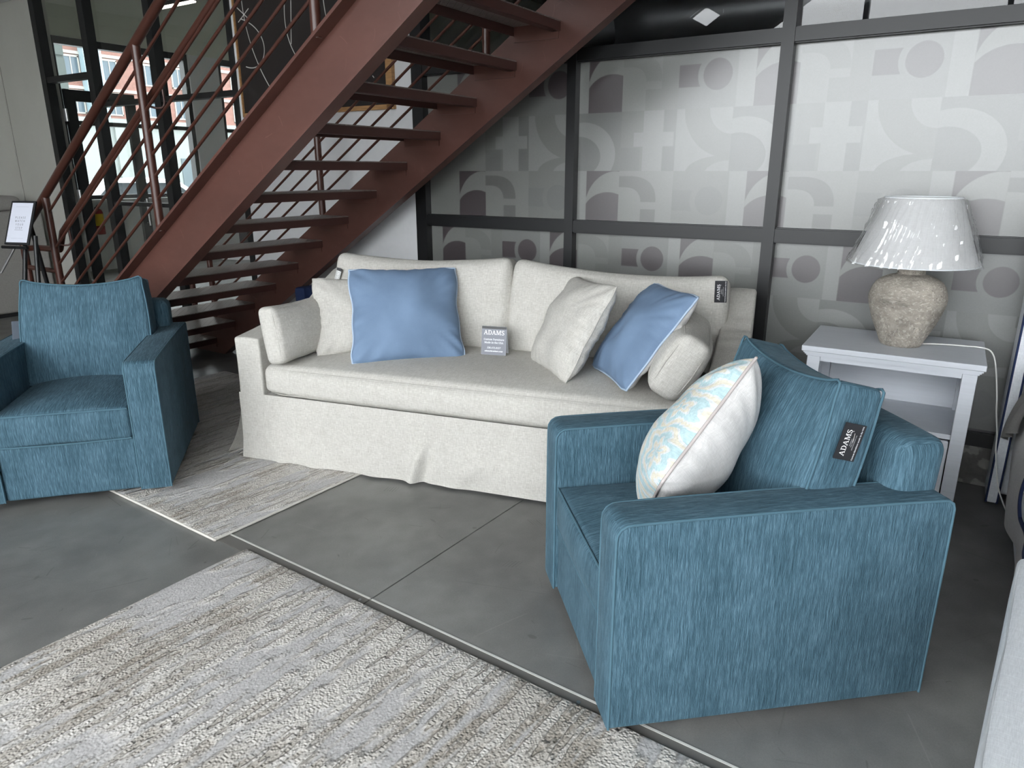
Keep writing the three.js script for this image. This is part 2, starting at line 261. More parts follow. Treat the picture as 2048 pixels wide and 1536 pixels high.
{ // wall along the stair
  const w = struct('wall_back');
  part(w, 'wall_panel', span(-5.14, -3.335, 0, CEIL, ZB - 0.15, ZB), M.wallWhite);
  part(w, 'pier', span(XL, -8.16, 0, CEIL, ZB - 0.15, ZB), M.wallGrey);
  part(w, 'header', span(-8.16, -5.14, 3.6, CEIL, ZB - 0.15, ZB), M.wallWhite);
  part(w, 'header_001', span(-3.335, XR, 3.1, CEIL, ZB - 0.15, ZB), M.wallWhite);
  part(w, 'curb', span(-3.335, XR, 0, 0.199, ZB - 0.15, ZB + 0.004), M.curb);
  part(w, 'expansion_joint', span(-8.99, -8.985, 0, 3.14, ZB, ZB + 0.002), M.stripMetal);
}
part(struct('wall_left'), 'wall_panel', span(XL - 0.2, XL, 0, CEIL, ZB - 0.15, ZF + 0.2), M.wallGrey);
part(struct('wall_right'), 'wall_panel', span(XR, XR + 0.2, 0, CEIL, ZB - 0.15, ZF + 0.2), M.wallWhite);
part(struct('ceiling'), 'ceiling_panel', span(XL - 0.2, XR + 0.2, CEIL, CEIL + 0.2, ZB - 0.15, ZF + 0.2), M.ceiling);
part(struct('trim_1'), 'soffit', span(XL, -8.28, 3.14, 3.5, ZB, -1.2), M.wallWhite);
{ // shopfront behind the camera
  const w = struct('wall_front'), zf = ZF;
  const WX = -4.6, WY = 0.62, WT = 3.75, n = 5, st = (3.0 - WX) / n;
  part(w, 'pier', span(XL - 0.2, WX, 0, CEIL, zf, zf + 0.2), M.wallGrey); part(w, 'pier_001', span(3.0, XR + 0.2, 0, CEIL, zf, zf + 0.2), M.wallWhite);
  part(w, 'header', span(WX, 3.0, WT, CEIL, zf, zf + 0.2), M.wallWhite); part(w, 'sill', span(WX, 3.0, 0, WY, zf, zf + 0.2), M.wallWhite);
  const s = struct('window_3');
  for (let k = 0; k <= n; k++) { const x = WX + k * st; part(s, 'mullion', span(x - 0.03, x + 0.03, WY, WT, zf + 0.04, zf + 0.14), M.black); }
  for (const y of [WY + 0.03, 2.5, WT - 0.03]) for (let k = 0; k < n; k++) part(s, 'rail', span(WX + k * st + 0.03, WX + (k + 1) * st - 0.03, y - 0.03, y + 0.03, zf + 0.04, zf + 0.14), M.black);
  for (let k = 0; k < n; k++) for (const [a, b] of [[WY + 0.06, 2.47], [2.53, WT - 0.06]]) part(s, 'glass_pane', new THREE.PlaneGeometry(st - 0.06, b - a).rotateY(Math.PI).translate(WX + (k + 0.5) * st, (a + b) / 2, zf + 0.09), M.glass);
}
// printed film: arches, discs and letter shapes
function film(wM, hM, x0, y0, P, s, a0, rows, dim) {                 // canvas of the sheet between x0..x0+wM, y0..y0+hM
  return canvasTex(2048, Math.round(2048 * hM / wM), (c, w, h) => {
    const X = x => (x - x0) / wM * w, Y = y => h - (y - y0) / hM * h, K = w / wM;
    const L = '#6f706d', L2 = '#676865', G = '#595957', Gm = '#616260', Mv = '#433d3f', W = '#767775';
    c.fillStyle = L; c.fillRect(0, 0, w, h);
    const R = (x, y, a, b, f) => { c.fillStyle = f; c.fillRect(X(x), Y(y + b), a * K, b * K); };
    const E = (x, y, rx, ry, f, a = 0, b = Math.PI * 2) => { c.fillStyle = f; c.beginPath(); c.ellipse(X(x), Y(y), rx * K, ry * K, 0, a, b); c.fill(); };
    const clip = (x, y, a, b, fn) => { c.save(); c.beginPath(); c.rect(X(x), Y(y + b), a * K, b * K); c.clip(); fn(); c.restore(); };
    for (const [yr, kind, faint] of rows) for (let i = -1; i < 6; i++) {
      const a = a0 + (i - 2) * P, H = 0.327 * s, q = v => v * s;
      if (kind === 'n') {
        clip(a, yr, q(0.215), H, () => { R(a, yr, q(0.215), H, Mv); E(a + q(0.19), yr + q(0.1), q(0.2), q(0.225), L); R(a, yr, q(0.4), q(0.11), L); E(a + q(0.145), yr + q(0.06), q(0.17), q(0.145), Mv); R(a, yr, q(0.213), q(0.062), Mv); });
        clip(a + q(0.215), yr, q(0.332), H, () => { R(a + q(0.215), yr, q(0.332), H, L); const g = faint ? L2 : G; c.fillStyle = g; c.beginPath(); c.moveTo(X(a + q(0.215)), Y(yr + q(0.298))); c.lineTo(X(a + q(0.30)), Y(yr + q(0.298))); c.quadraticCurveTo(X(a + q(0.45)), Y(yr + q(0.29)), X(a + q(0.45)), Y(yr + q(0.153))); c.lineTo(X(a + q(0.357)), Y(yr + q(0.153))); c.quadraticCurveTo(X(a + q(0.35)), Y(yr + q(0.235)), X(a + q(0.25)), Y(yr + q(0.235))); c.lineTo(X(a + q(0.215)), Y(yr + q(0.235))); c.fill(); R(a + q(0.357), yr, q(0.093), q(0.112), g); R(a + q(0.45), yr, q(0.1), H, faint ? L2 : L); });
        clip(a + q(0.547), yr, q(0.319), H, () => { const g = faint ? Mv : Gm, d = faint ? '#696a68' : L2; R(a + q(0.547), yr, q(0.319), H, d); R(a + q(0.547), yr + q(0.11), q(0.135), q(0.113), g); E(a + q(0.76), yr + q(0.167), q(0.108), q(0.112), d); E(a + q(0.76), yr + q(0.167), q(0.078), q(0.079), g); });
        R(a + q(0.866), yr, P - q(0.866), H, W);
      } else {
        R(a + q(0.217), yr, q(0.136), H, L2); R(a + q(0.353), yr, q(0.12), H, W); R(a + q(0.473), yr, q(0.074), H, Gm); R(a + q(0.217), yr, q(0.12), q(0.13), Gm); R(a + q(0.296), yr + q(0.134), q(0.24), q(0.077), W);
        clip(a + q(0.547), yr, q(0.31), H, () => { R(a + q(0.547), yr, q(0.31), H, W); E(a + q(0.857), yr + H, q(0.265), q(0.26), L2); E(a + q(0.857), yr + H, q(0.125), q(0.135), W); E(a + q(0.81), yr - q(0.02), q(0.2), q(0.1), L2); E(a + q(0.857), yr - q(0.03), q(0.14), q(0.085), W); });
        clip(a + q(0.857), yr, q(0.36), H, () => { R(a + q(0.857), yr, q(0.36), H, Gm); E(a + q(0.925), yr + q(0.09), q(0.218), q(0.187), W); R(a + q(0.857), yr, q(0.24), q(0.04), W); E(a + q(0.90), yr + q(0.08), q(0.147), q(0.117), Gm); R(a + q(0.857), yr, q(0.13), q(0.05), Gm); });
      }
    }
    const im = c.getImageData(0, 0, w, h); for (let k = 0; k < im.data.length; k += 4) { const n = (hash(k, 3, 17) - 0.5) * 5; im.data[k] += n; im.data[k + 1] += n; im.data[k + 2] += n; } c.putImageData(im, 0, 0);
  });
}
const filmMat = t => phys({ map: t, roughness: 0.28, ior: 1.8 });
const filmHi = filmMat(film(6.75, 0.97, -3.35, 1.17, 0.96, 1, -0.112, [[1.827, 'n', 1], [1.5, 's', 0], [1.173, 'n', 0], [2.154, 's', 0]]));
const filmLo = filmMat(film(6.75, 0.97, -3.35, 0.22, 0.866, 0.917, -0.55, [[0.847, 'n', 1], [0.547, 's', 0], [0.247, 'n', 0], [1.147, 's', 0], [-0.05, 's', 0]]));
{ // glazed partition: black frames, printed panes, clear transoms
  const g = struct('window_1'), zf = ZB + 0.012, zb = ZB - 0.09;
  const mull = [[-3.335, -3.243], [-2.150, -2.092], [-0.949, -0.887], [0.258, 0.318], [1.463, 1.523], [2.668, 2.728], [XR - 0.06, XR]];
  for (const [a, b] of mull) part(g, 'mullion', span(a, b, 0.199, 3.1, zb, zf), M.black);
  const rails = [[0.199, 0.267], [1.138, 1.206], [2.112, 2.176], [3.04, 3.1]];
  for (let k = 0; k + 1 < mull.length; k++) {
    const x0 = mull[k][1], x1 = mull[k + 1][0];
    for (const [a, b] of rails) part(g, 'rail', merge([span(x0, x1, a, b, zb, zf - 0.006), span(x0, x1, a - 0.006, a, zb, zf - 0.02), span(x0, x1, b, b + 0.006, zb, zf - 0.02)]), M.black);
    const pane = (n, a, b, m, sx, sy, hx) => {
      const q = new THREE.BoxGeometry(x1 - x0 + 0.01, b - a + 0.01, 0.008).translate((x0 + x1) / 2, (a + b) / 2, ZB - 0.05), p = q.attributes.position, uv = q.attributes.uv;
      for (let i = 0; i < p.count; i++) uv.setXY(i, (p.getX(i) + 3.35) / 6.75, (p.getY(i) - sy) / hx); part(g, n, q, m);
    };
    pane('printed_pane', 1.206, 2.112, filmHi, 0, 1.17, 0.97); pane('printed_pane', 0.267, 1.138, filmLo, 0, 0.22, 0.97);
    part(g, 'transom_pane', new THREE.PlaneGeometry(x1 - x0 + 0.01, 0.874).translate((x0 + x1) / 2, 2.608, ZB - 0.05), M.glass);
  }
}
{ // tall black-framed windows and doorway into the next room
  const g = struct('window_2'), zf = ZB + 0.012, zb = ZB - 0.075;
  const mull = [[-8.16, -8.07], [-7.30, -7.205], [-6.275, -6.185], [-5.2, -5.14]];
  for (const [a, b] of mull) part(g, 'mullion', span(a, b, 0, 3.6, zb, zf), M.black);
  const bays = [[-8.07, -7.30, [[2.345, 2.40], [3.55, 3.6]]], [-7.205, -6.275, [[0, 0.1], [1.176, 1.212], [2.082, 2.126], [3.55, 3.6]]], [-6.185, -5.2, [[0, 0.1], [1.176, 1.212], [2.082, 2.126], [3.55, 3.6]]]];
  for (const [x0, x1, rails] of bays) {
    for (const [a, b] of rails) part(g, 'rail', span(x0, x1, a, b, zb, zf - 0.008), M.black);
    for (let k = 0; k + 1 < rails.length; k++) part(g, 'glass_pane', new THREE.PlaneGeometry(x1 - x0, rails[k + 1][0] - rails[k][1]).translate((x0 + x1) / 2, (rails[k + 1][0] + rails[k][1]) / 2, ZB - 0.05), M.glass);
  }
  const d = struct('door_1'); d.position.set(-8.045, 0, ZB - 0.12);    // leaf standing open into the next room
  part(d, 'stile', span(-0.02, 0.025, 0.02, 2.3, -0.1, 0), M.black); part(d, 'stile', span(-0.02, 0.025, 0.02, 2.3, -0.74, -0.64), M.black);
  part(d, 'rail', span(-0.02, 0.025, 2.19, 2.3, -0.64, -0.1), M.black); part(d, 'rail', span(-0.02, 0.025, 0.02, 0.28, -0.64, -0.1), M.black);
  part(d, 'glass_pane', new THREE.PlaneGeometry(0.54, 1.91).rotateY(Math.PI / 2).translate(0, 1.235, -0.37), M.glass);
  for (const y of [0.3, 1.25, 2.05]) part(d, 'hinge', merge([new THREE.CylinderGeometry(0.012, 0.012, 0.12, 10).translate(0.03, y, 0.015), span(0.0, 0.03, y - 0.06, y + 0.06, 0, 0.03)]), M.steel);
  part(d, 'pull_handle', merge([rod([0.07, 0.9, -0.69], [0.07, 1.2, -0.69], 0.012), rod([0.02, 0.93, -0.69], [0.07, 0.93, -0.69], 0.009), rod([0.02, 1.17, -0.69], [0.07, 1.17, -0.69], 0.009)]), M.steel);
}
{ // rooms behind the partition
  const zb = ZB - 0.15, w = struct('wall_far');
  part(w, 'divider', span(-5.14, -5.0, 0, 4.6, -10.5, zb), M.wallBlock);
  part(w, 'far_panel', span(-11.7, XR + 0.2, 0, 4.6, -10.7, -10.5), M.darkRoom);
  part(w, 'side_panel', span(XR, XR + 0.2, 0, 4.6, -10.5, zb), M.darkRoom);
  const o = struct('wall_outer'), x0 = -11.7, x1 = -11.5;
  part(o, 'wall_panel', span(x0, x1, 0, 4.6, -5.8, zb + 0.15), M.wallBlock); part(o, 'wall_panel', span(x0, x1, 0, 1.08, -10.5, -5.8), M.wallWhite);
  part(o, 'wall_panel', span(x0, x1, 3.36, 4.6, -10.5, -5.8), M.wallBlock); part(o, 'pier', span(x0, x1, 1.08, 3.36, -8.55, -7.98), M.wallWhite); part(o, 'pier', span(x0, x1, 1.08, 3.36, -10.5, -10.2), M.wallBlock);
  part(o, 'front_panel', span(x0, XL - 0.2, 0, 4.6, zb, zb + 0.15), M.wallBlock);
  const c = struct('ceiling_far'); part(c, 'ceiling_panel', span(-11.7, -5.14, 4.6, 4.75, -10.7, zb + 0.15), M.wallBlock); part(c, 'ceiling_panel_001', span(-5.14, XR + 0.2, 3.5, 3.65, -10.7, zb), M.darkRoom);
  const g = struct('window_4');
  for (const [a, b] of [[-7.98, -5.8], [-10.2, -8.55]]) {
    part(g, 'frame', merge([span(x0 + 0.04, x1 - 0.03, 1.08, 3.36, b - 0.07, b), span(x0 + 0.04, x1 - 0.03, 1.08, 3.36, a, a + 0.07), span(x0 + 0.04, x1 - 0.03, 3.26, 3.36, a, b), span(x0 + 0.04, x1 - 0.03, 1.08, 1.14, a, b), span(x0 + 0.04, x1 - 0.03, 2.16, 2.22, a, b)]), M.black);
    part(g, 'glass_pane', new THREE.PlaneGeometry(b - a, 1.05).rotateY(Math.PI / 2).translate(x0 + 0.09, 1.65, (a + b) / 2), M.glassTint); part(g, 'glass_pane', new THREE.PlaneGeometry(b - a, 1.05).rotateY(Math.PI / 2).translate(x0 + 0.09, 2.74, (a + b) / 2), M.glassTint);
    part(g, 'sill_board', span(x1 - 0.03, x1 + 0.12, 1.04, 1.08, a - 0.03, b + 0.03), M.wallWhite);
  }
}
part(struct('ground'), 'ground_plane', span(-220, 120, -0.4, -0.21, -160, 160), std({ color: 0x8b8b88, roughness: 0.95 }));

// ------------------------------------------------------------ staircase
const SM = 0.645, ST = 3.727, SB = 3.382, ZNEAR = -2.40, ZFAR = -3.65, XTOP = -0.14;
{
  const s = thing('steel_staircase', 'dark red steel open-riser staircase with pipe railings rising along the wall', 'staircase');
  const quad = (b0, b1, xa, xb) => { // part of the sloped band between two intercepts, cut off at the floor and plumb at the top
    const f = (x, b) => SM * x + b, pts = [], x0 = -b0 / SM, x1 = -b1 / SM; return [[Math.max(xa, x1), f(Math.max(xa, x1), b1)], ...(xa < x0 && x1 < x0 ? [[Math.max(xa, x1) + 0, 0], [x0, 0]] : []), [xb, f(xb, b0)], [xb, f(xb, b1)]];
  };
  const XA = -5.62; // plumb cut at the foot
  const web = [[XA, 0], [-SB / SM, 0], [XTOP, SM * XTOP + SB], [XTOP, SM * XTOP + ST], [XA, SM * XA + ST]];
  const topF = [[XA, SM * XA + ST - 0.018], [XTOP, SM * XTOP + ST - 0.018], [XTOP, SM * XTOP + ST], [XA, SM * XA + ST]];
  const botF = [[-SB / SM, 0], [XTOP, SM * XTOP + SB], [XTOP, SM * XTOP + SB + 0.018], [-SB / SM - 0.028, 0]];
  const near = part(s, 'stringer', slab(web, 0.012, ZNEAR - 0.078), M.red);
  part(near, 'flange', slab(topF, 0.068, ZNEAR - 0.066), M.red); part(near, 'flange', slab(botF, 0.068, ZNEAR - 0.066), M.red);
  const far = part(s, 'stringer', slab(web, 0.012, ZFAR - 0.012), M.red);
  part(far, 'flange', slab(topF, 0.068, ZFAR - 0.08), M.red); part(far, 'flange', slab(botF, 0.068, ZFAR - 0.08), M.red);
  // treads: bent pans of raised-pattern plate
  const z0 = ZFAR, z1 = ZNEAR - 0.078, plate = span(-0.30, 0, 0.0442, 0.05, z0, z1), pan = merge([span(-0.006, 0, 0, 0.044, z0, z1), span(-0.30, -0.294, -0.002, 0.044, z0, z1), span(-0.05, -0.006, -0.002, 0.004, z0, z1)]);
  const brA = span(-0.29, -0.01, -0.035, 0.044, z0, z0 + 0.006), brB = span(-0.29, -0.01, -0.035, 0.044, z1 - 0.006, z1);
  for (let j = -8; j <= 10; j++) { const t = part(s, 'tread', pan, M.tread, [-3.12 + 0.2752 * j, 1.506 + 0.1775 * j, 0]); part(t, 'tread_plate', plate, M.treadTop); part(t, 'end_bracket', brA, M.red); part(t, 'end_bracket', brB, M.red); }
  part(s, 'landing', merge([span(XTOP - 0.05, XTOP + 1.2, 3.52, 3.55, ZFAR - 0.08, ZNEAR), span(XTOP, XTOP + 1.2, 3.25, 3.52, ZFAR - 0.012, ZFAR), span(XTOP, XTOP + 1.2, 3.25, 3.52, ZNEAR - 0.078, ZNEAR - 0.066)]), M.red);
  // railings
  const rail = (z, posts, inner) => {
    const line = (b, xa, xb, r, n) => part(s, n, rod([xa, SM * xa + b, z], [xb, SM * xb + b, z], r, 14), M.redPipe);
    for (const x of posts) part(s, 'post', rod([x, SM * x + ST - 0.01, z], [x, SM * x + 4.70, z], 0.024, 14), M.redPipe);
    line(4.704, -5.62, XTOP, 0.026, 'top_rail');
    for (const b of [4.591, 4.356, 4.242, 4.123, 4.008, 3.887]) line(b, posts[0], XTOP, 0.0085, 'rod');
    const zi = z + inner; part(s, 'handrail', rod([-5.22, SM * -5.22 + 4.47, zi], [XTOP, SM * XTOP + 4.47, zi], 0.021, 14), M.redPipe);
    for (const x of posts.slice(0, 3)) part(s, 'handrail_bracket', tube([[x, SM * x + 4.40, z], [x + 0.05, SM * x + 4.38, z + inner * 0.6], [x + 0.075, SM * x + 4.40, zi], [x + 0.075, SM * (x + 0.075) + 4.46, zi]], 0.006, 20, 8), M.redPipe);
    // bottom extension: lower newel, level handrail return and brace
    const y = SM * -5.62 + 4.704;
    part(s, 'newel', merge([rod([-5.64, 0, z], [-5.64, y + 0.02, z], 0.024, 14), rod([-5.62, y, z], [-5.64, y, z], 0.026, 14)]), M.redPipe);
    part(s, 'handrail_return', merge([rod([-5.22, SM * -5.22 + 4.47, zi], [-5.30, 0.98, zi], 0.021, 12), rod([-5.30, 0.98, zi], [-5.62, 0.975, zi], 0.021, 12), rod([-5.62, 0.975, zi], [-5.64, 0.975, z], 0.02, 12)]), M.redPipe);
    part(s, 'brace', rod([-5.21, 0.845, z], [-5.64, 0.845, z], 0.017, 12), M.redPipe);
  };
  rail(ZNEAR - 0.034, [-5.21, -3.95, -2.57, -1.2], -0.075); rail(ZFAR - 0.045, [-5.36, -3.97, -2.53, -1.15], 0.075);
}
// ------------------------------------------------------------ rugs
function rug(name, label, x, z, w, d, edge, uvo) {
  const o = thing(name, label, 'rug', [x, 0.0012, z], -0.04);
  const n = 60, g = new THREE.BoxGeometry(w, 0.011, d, n, 1, n), p = g.attributes.position;
  for (let i = 0; i < p.count; i++) if (p.getY(i) > 0) p.setY(i, p.getY(i) + 0.0025 * (pn(p.getX(i) * 0.2 + 2, p.getZ(i) * 0.2 + 2, 40, 40, 5) - 0.5));
  const m = metric(weld(g)).translate(0, 0.0055, 0); if (uvo) { const uv = m.attributes.uv; for (let i = 0; i < uv.count; i++) uv.setXY(i, uv.getX(i) + uvo, uv.getY(i) + uvo); }
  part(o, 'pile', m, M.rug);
  const r = edge / 2, rim = [[-w / 2, r, -d / 2], [w / 2, r, -d / 2], [w / 2, r, d / 2], [-w / 2, r, d / 2]];
  part(o, 'binding', merge(rim.map((a, k) => rod(a, rim[(k + 1) % 4], r, 8))), M.rugEdge);
}
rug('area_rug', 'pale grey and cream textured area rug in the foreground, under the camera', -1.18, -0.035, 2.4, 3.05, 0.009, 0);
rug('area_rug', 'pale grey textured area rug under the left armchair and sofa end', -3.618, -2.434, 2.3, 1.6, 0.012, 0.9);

// ------------------------------------------------------------ printed cards
const serif = (c, px, bold) => { c.font = `${bold ? 'bold ' : ''}${px}px serif`; };
const tagFace = std({ map: canvasTex(512, 320, (c, w, h) => {
  c.fillStyle = '#1b1b20'; c.fillRect(0, 0, w, h); c.fillStyle = '#f2f2f2'; c.textAlign = 'center';
  serif(c, 104, false); c.fillText('ADAMS', w * 0.47, h * 0.43); c.fillStyle = '#c9c9c9'; serif(c, 22, false); c.fillText('Furniture', w * 0.5, h * 0.56); c.fillText('336.472.0157', w * 0.5, h * 0.64); c.fillText('adamsfurniture.com', w * 0.5, h * 0.72);
  c.fillStyle = '#efefef'; serif(c, 28, true); c.fillText('Custom furniture made in the USA', w * 0.5, h * 0.90); c.fillRect(w * 0.80, h * 0.45, 3, 26); c.fillRect(w * 0.785, h * 0.475, 18, 3);
}), roughness: 0.75 });
const cardFace = std({ map: canvasTex(512, 560, (c, w, h) => {
  c.fillStyle = '#6d6f78'; c.fillRect(0, 0, w, h); c.fillStyle = '#17171a'; c.fillRect(0, 0, w, h * 0.09); c.fillStyle = '#f4f6f8'; c.textAlign = 'center';
  serif(c, 118, false); c.fillText('ADAMS', w * 0.5, h * 0.29); serif(c, 50, false); c.fillText('Custom Furniture', w * 0.5, h * 0.49); c.fillText('Made in the USA', w * 0.5, h * 0.6); c.font = 'italic 46px serif'; c.fillText('336.472.0157', w * 0.5, h * 0.78); c.font = 'italic bold 36px serif'; c.fillText('adamsfurniture.com', w * 0.5, h * 0.89);
}), roughness: 0.45 });
// a card with print on its +z face: box with the print as one thin front face
function card(parent, name, w, h, face, back, pos, quat) {
  const g = new THREE.Group(); g.name = name; const t = 0.0012;
  const m = part(parent, name, metric(new THREE.BoxGeometry(w, h, t)), back); m.position.set(...pos); if (quat) m.quaternion.copy(quat);
  part(m, 'print', new THREE.PlaneGeometry(w * 0.995, h * 0.995).translate(0, 0, t / 2 + 0.0002), face); return m;
}
// ------------------------------------------------------------ swivel armchairs
function makeChair(name, label, pos, yaw) {
  const o = thing(name, label, 'armchair', pos, yaw, 'teal swivel armchairs'), W = 0.832, D = 0.95, H = 0.657, A = 0.135, c = 0.036, ix = W / 2 - A;
  part(o, 'swivel_base', T(new THREE.CylinderGeometry(0.28, 0.29, c + 0.006, 40), 0, (c + 0.006) / 2, -0.02), M.blackMatt);
  for (const s of [1, -1]) {
    const prof = (m) => { const z = D / 2 - m, y1 = H - c - m, r = 0.042 - m, r2 = 0.03 - m, q = []; q.push([z, 0]); for (let k = 0; k <= 8; k++) { const a = k / 8 * Math.PI / 2; q.push([z - r + r * Math.cos(a), y1 - r + r * Math.sin(a)]); } for (const k of [0.25, 0.5, 0.75]) q.push([mix(z - r, -z + r2, k), y1 + 0.005 * Math.sin(k * Math.PI)]); for (let k = 0; k <= 6; k++) { const a = Math.PI / 2 + k / 6 * Math.PI / 2; q.push([-z + r2 + r2 * Math.cos(a), y1 - r2 + r2 * Math.sin(a)]); } q.push([-z, 0]); return q; };
    const ag = metric(toCreasedNormals(T(slab(prof(0), A, -A / 2, 0.012), 0, 0, 0, 0, -Math.PI / 2, 0), 0.7));
    const arm = part(o, 'arm', ag, M.teal, [s * (W / 2 - A / 2), c, 0]);
    for (const e of [1, -1]) part(arm, 'piping', new THREE.TubeGeometry(new THREE.CatmullRomCurve3(prof(0.004).map(([z, y]) => new THREE.Vector3(e * (A / 2 - 0.003), y, z)), false, 'centripetal'), 120, 0.0042, 7), M.tealWelt);
  }
  part(o, 'front_rail', soft(2 * ix + 0.004, 0.262, 0.10, 0.014, [8, 4, 2]), M.teal, [0, c + 0.131, D / 2 - 0.065]);
  part(o, 'seat_deck', box(2 * ix, 0.2, 0.76), M.teal, [0, c + 0.12, -0.05]);
  const sw = 2 * ix - 0.006, sh = 0.155, sd = 0.74;
  const seat = part(o, 'seat_cushion', soft(sw, sh, sd, 0.022, [14, 4, 14], (v, u) => { const k = (1 - u.x * u.x) * (1 - Math.pow(u.z, 4)); if (u.y > 0) v.y += 0.036 * k * u.y; v.z += 0.014 * (1 - u.x * u.x) * (1 - u.y * u.y) * (u.z > 0 ? u.z : 0); }), M.teal, [0, 0.29 + sh / 2, 0.098]);
  for (const y of [sh / 2 - 0.006, -sh / 2 + 0.006]) { const pts = []; for (let k = 0; k <= 16; k++) { const u = -1 + k / 8; pts.push([u * (sw / 2 - 0.006), y + (y > 0 ? 0.002 * (1 - u * u) : -0.004 * (1 - u * u)), sd / 2 - 0.005 + 0.002 * (1 - u * u)]); } part(seat, 'piping', tube(pts, 0.0042, 60, 7), M.tealWelt); }
  part(o, 'back_frame', soft(0.705, 0.745, 0.15, 0.045, [10, 10, 4], (v, u) => { v.z -= 0.05 * (u.y * 0.5 + 0.5) - 0.03; v.y += 0.008 * (1 - u.x * u.x) * u.y; }), M.teal, [0, c + 0.0 + 0.3725 + 0.02, -0.395]);
  const bw = 0.57, bh = 0.525, bt = 0.15, back = part(o, 'back_cushion', soft(bw, bh, bt, 0.026, [16, 16, 4], (v, u) => {
    const k = (1 - u.x * u.x) * (1 - u.y * u.y); v.z += Math.sign(u.z) * 0.045 * k * Math.abs(u.z); v.y -= 0.022 * (1 - u.x * u.x) * (u.y > 0 ? u.y : 0) - 0.012 * (u.x * u.x) * (u.y > 0 ? u.y : 0); v.x += 0.02 * u.x * (1 - u.y * u.y) - 0.006 * u.x * u.y;
  }), M.teal, [0, 0.682, -0.18], [-0.245, 0, 0]);
  for (const e of [1, -1]) { const pts = [], f = (u, v) => [u * (bw / 2 - 0.006) + 0.02 * u * (1 - v * v) - 0.006 * u * v, v * (bh / 2 - 0.006) - (v > 0 ? 0.022 * (1 - u * u) * v - 0.012 * u * u * v : 0), e * (bt / 2 - 0.005)]; const n = 12; for (let k = 0; k < n; k++) pts.push(f(-1 + 2 * k / n, 1)); for (let k = 0; k < n; k++) pts.push(f(1, 1 - 2 * k / n)); for (let k = 0; k < n; k++) pts.push(f(1 - 2 * k / n, -1)); for (let k = 0; k < n; k++) pts.push(f(-1, -1 + 2 * k / n)); part(back, 'piping', tube(pts, 0.0042, 160, 7, true), M.tealWelt); }
  return { o, back };
}
const RCH = [-0.554, 0, -2.102], RYAW = -0.845;
const chairR = makeChair('swivel_armchair', 'teal chenille armchair holding the aqua patterned pillow, in front of the side table', RCH, RYAW);
const chairL = makeChair('swivel_armchair', 'teal chenille armchair with an empty seat, in front of the stair foot', [-3.69, 0.0125, -1.769], 0.84);
{ const q = new THREE.Quaternion().setFromEuler(new THREE.Euler(0, Math.PI / 2, 0)).multiply(new THREE.Quaternion().setFromEuler(new THREE.Euler(0, 0, Math.PI / 2)));
  card(chairR.back, 'hang_tag', 0.105, 0.066, tagFace, M.tagBlack, [0.3125, 0.118, 0.004], q);
  const q2 = new THREE.Quaternion().setFromEuler(new THREE.Euler(0.2, -2.3, 0.1)).multiply(new THREE.Quaternion().setFromEuler(new THREE.Euler(0, 0, Math.PI / 2)));
  card(chairL.back, 'hang_tag', 0.105, 0.066, tagFace, std({ color: 0x7e8590, roughness: 0.5 }), [-0.335, 0.02, -0.02], q2);
  for (const [c, x] of [[chairR, 0.3145], [chairL, -0.312]]) part(c.back, 'tag_string', tube([[x, 0.145, 0.0], [x + Math.sign(x) * 0.004, 0.13, 0.001], [x + Math.sign(x) * 0.003, 0.12, 0.0]], 0.0008, 12, 5), M.offWhite); }
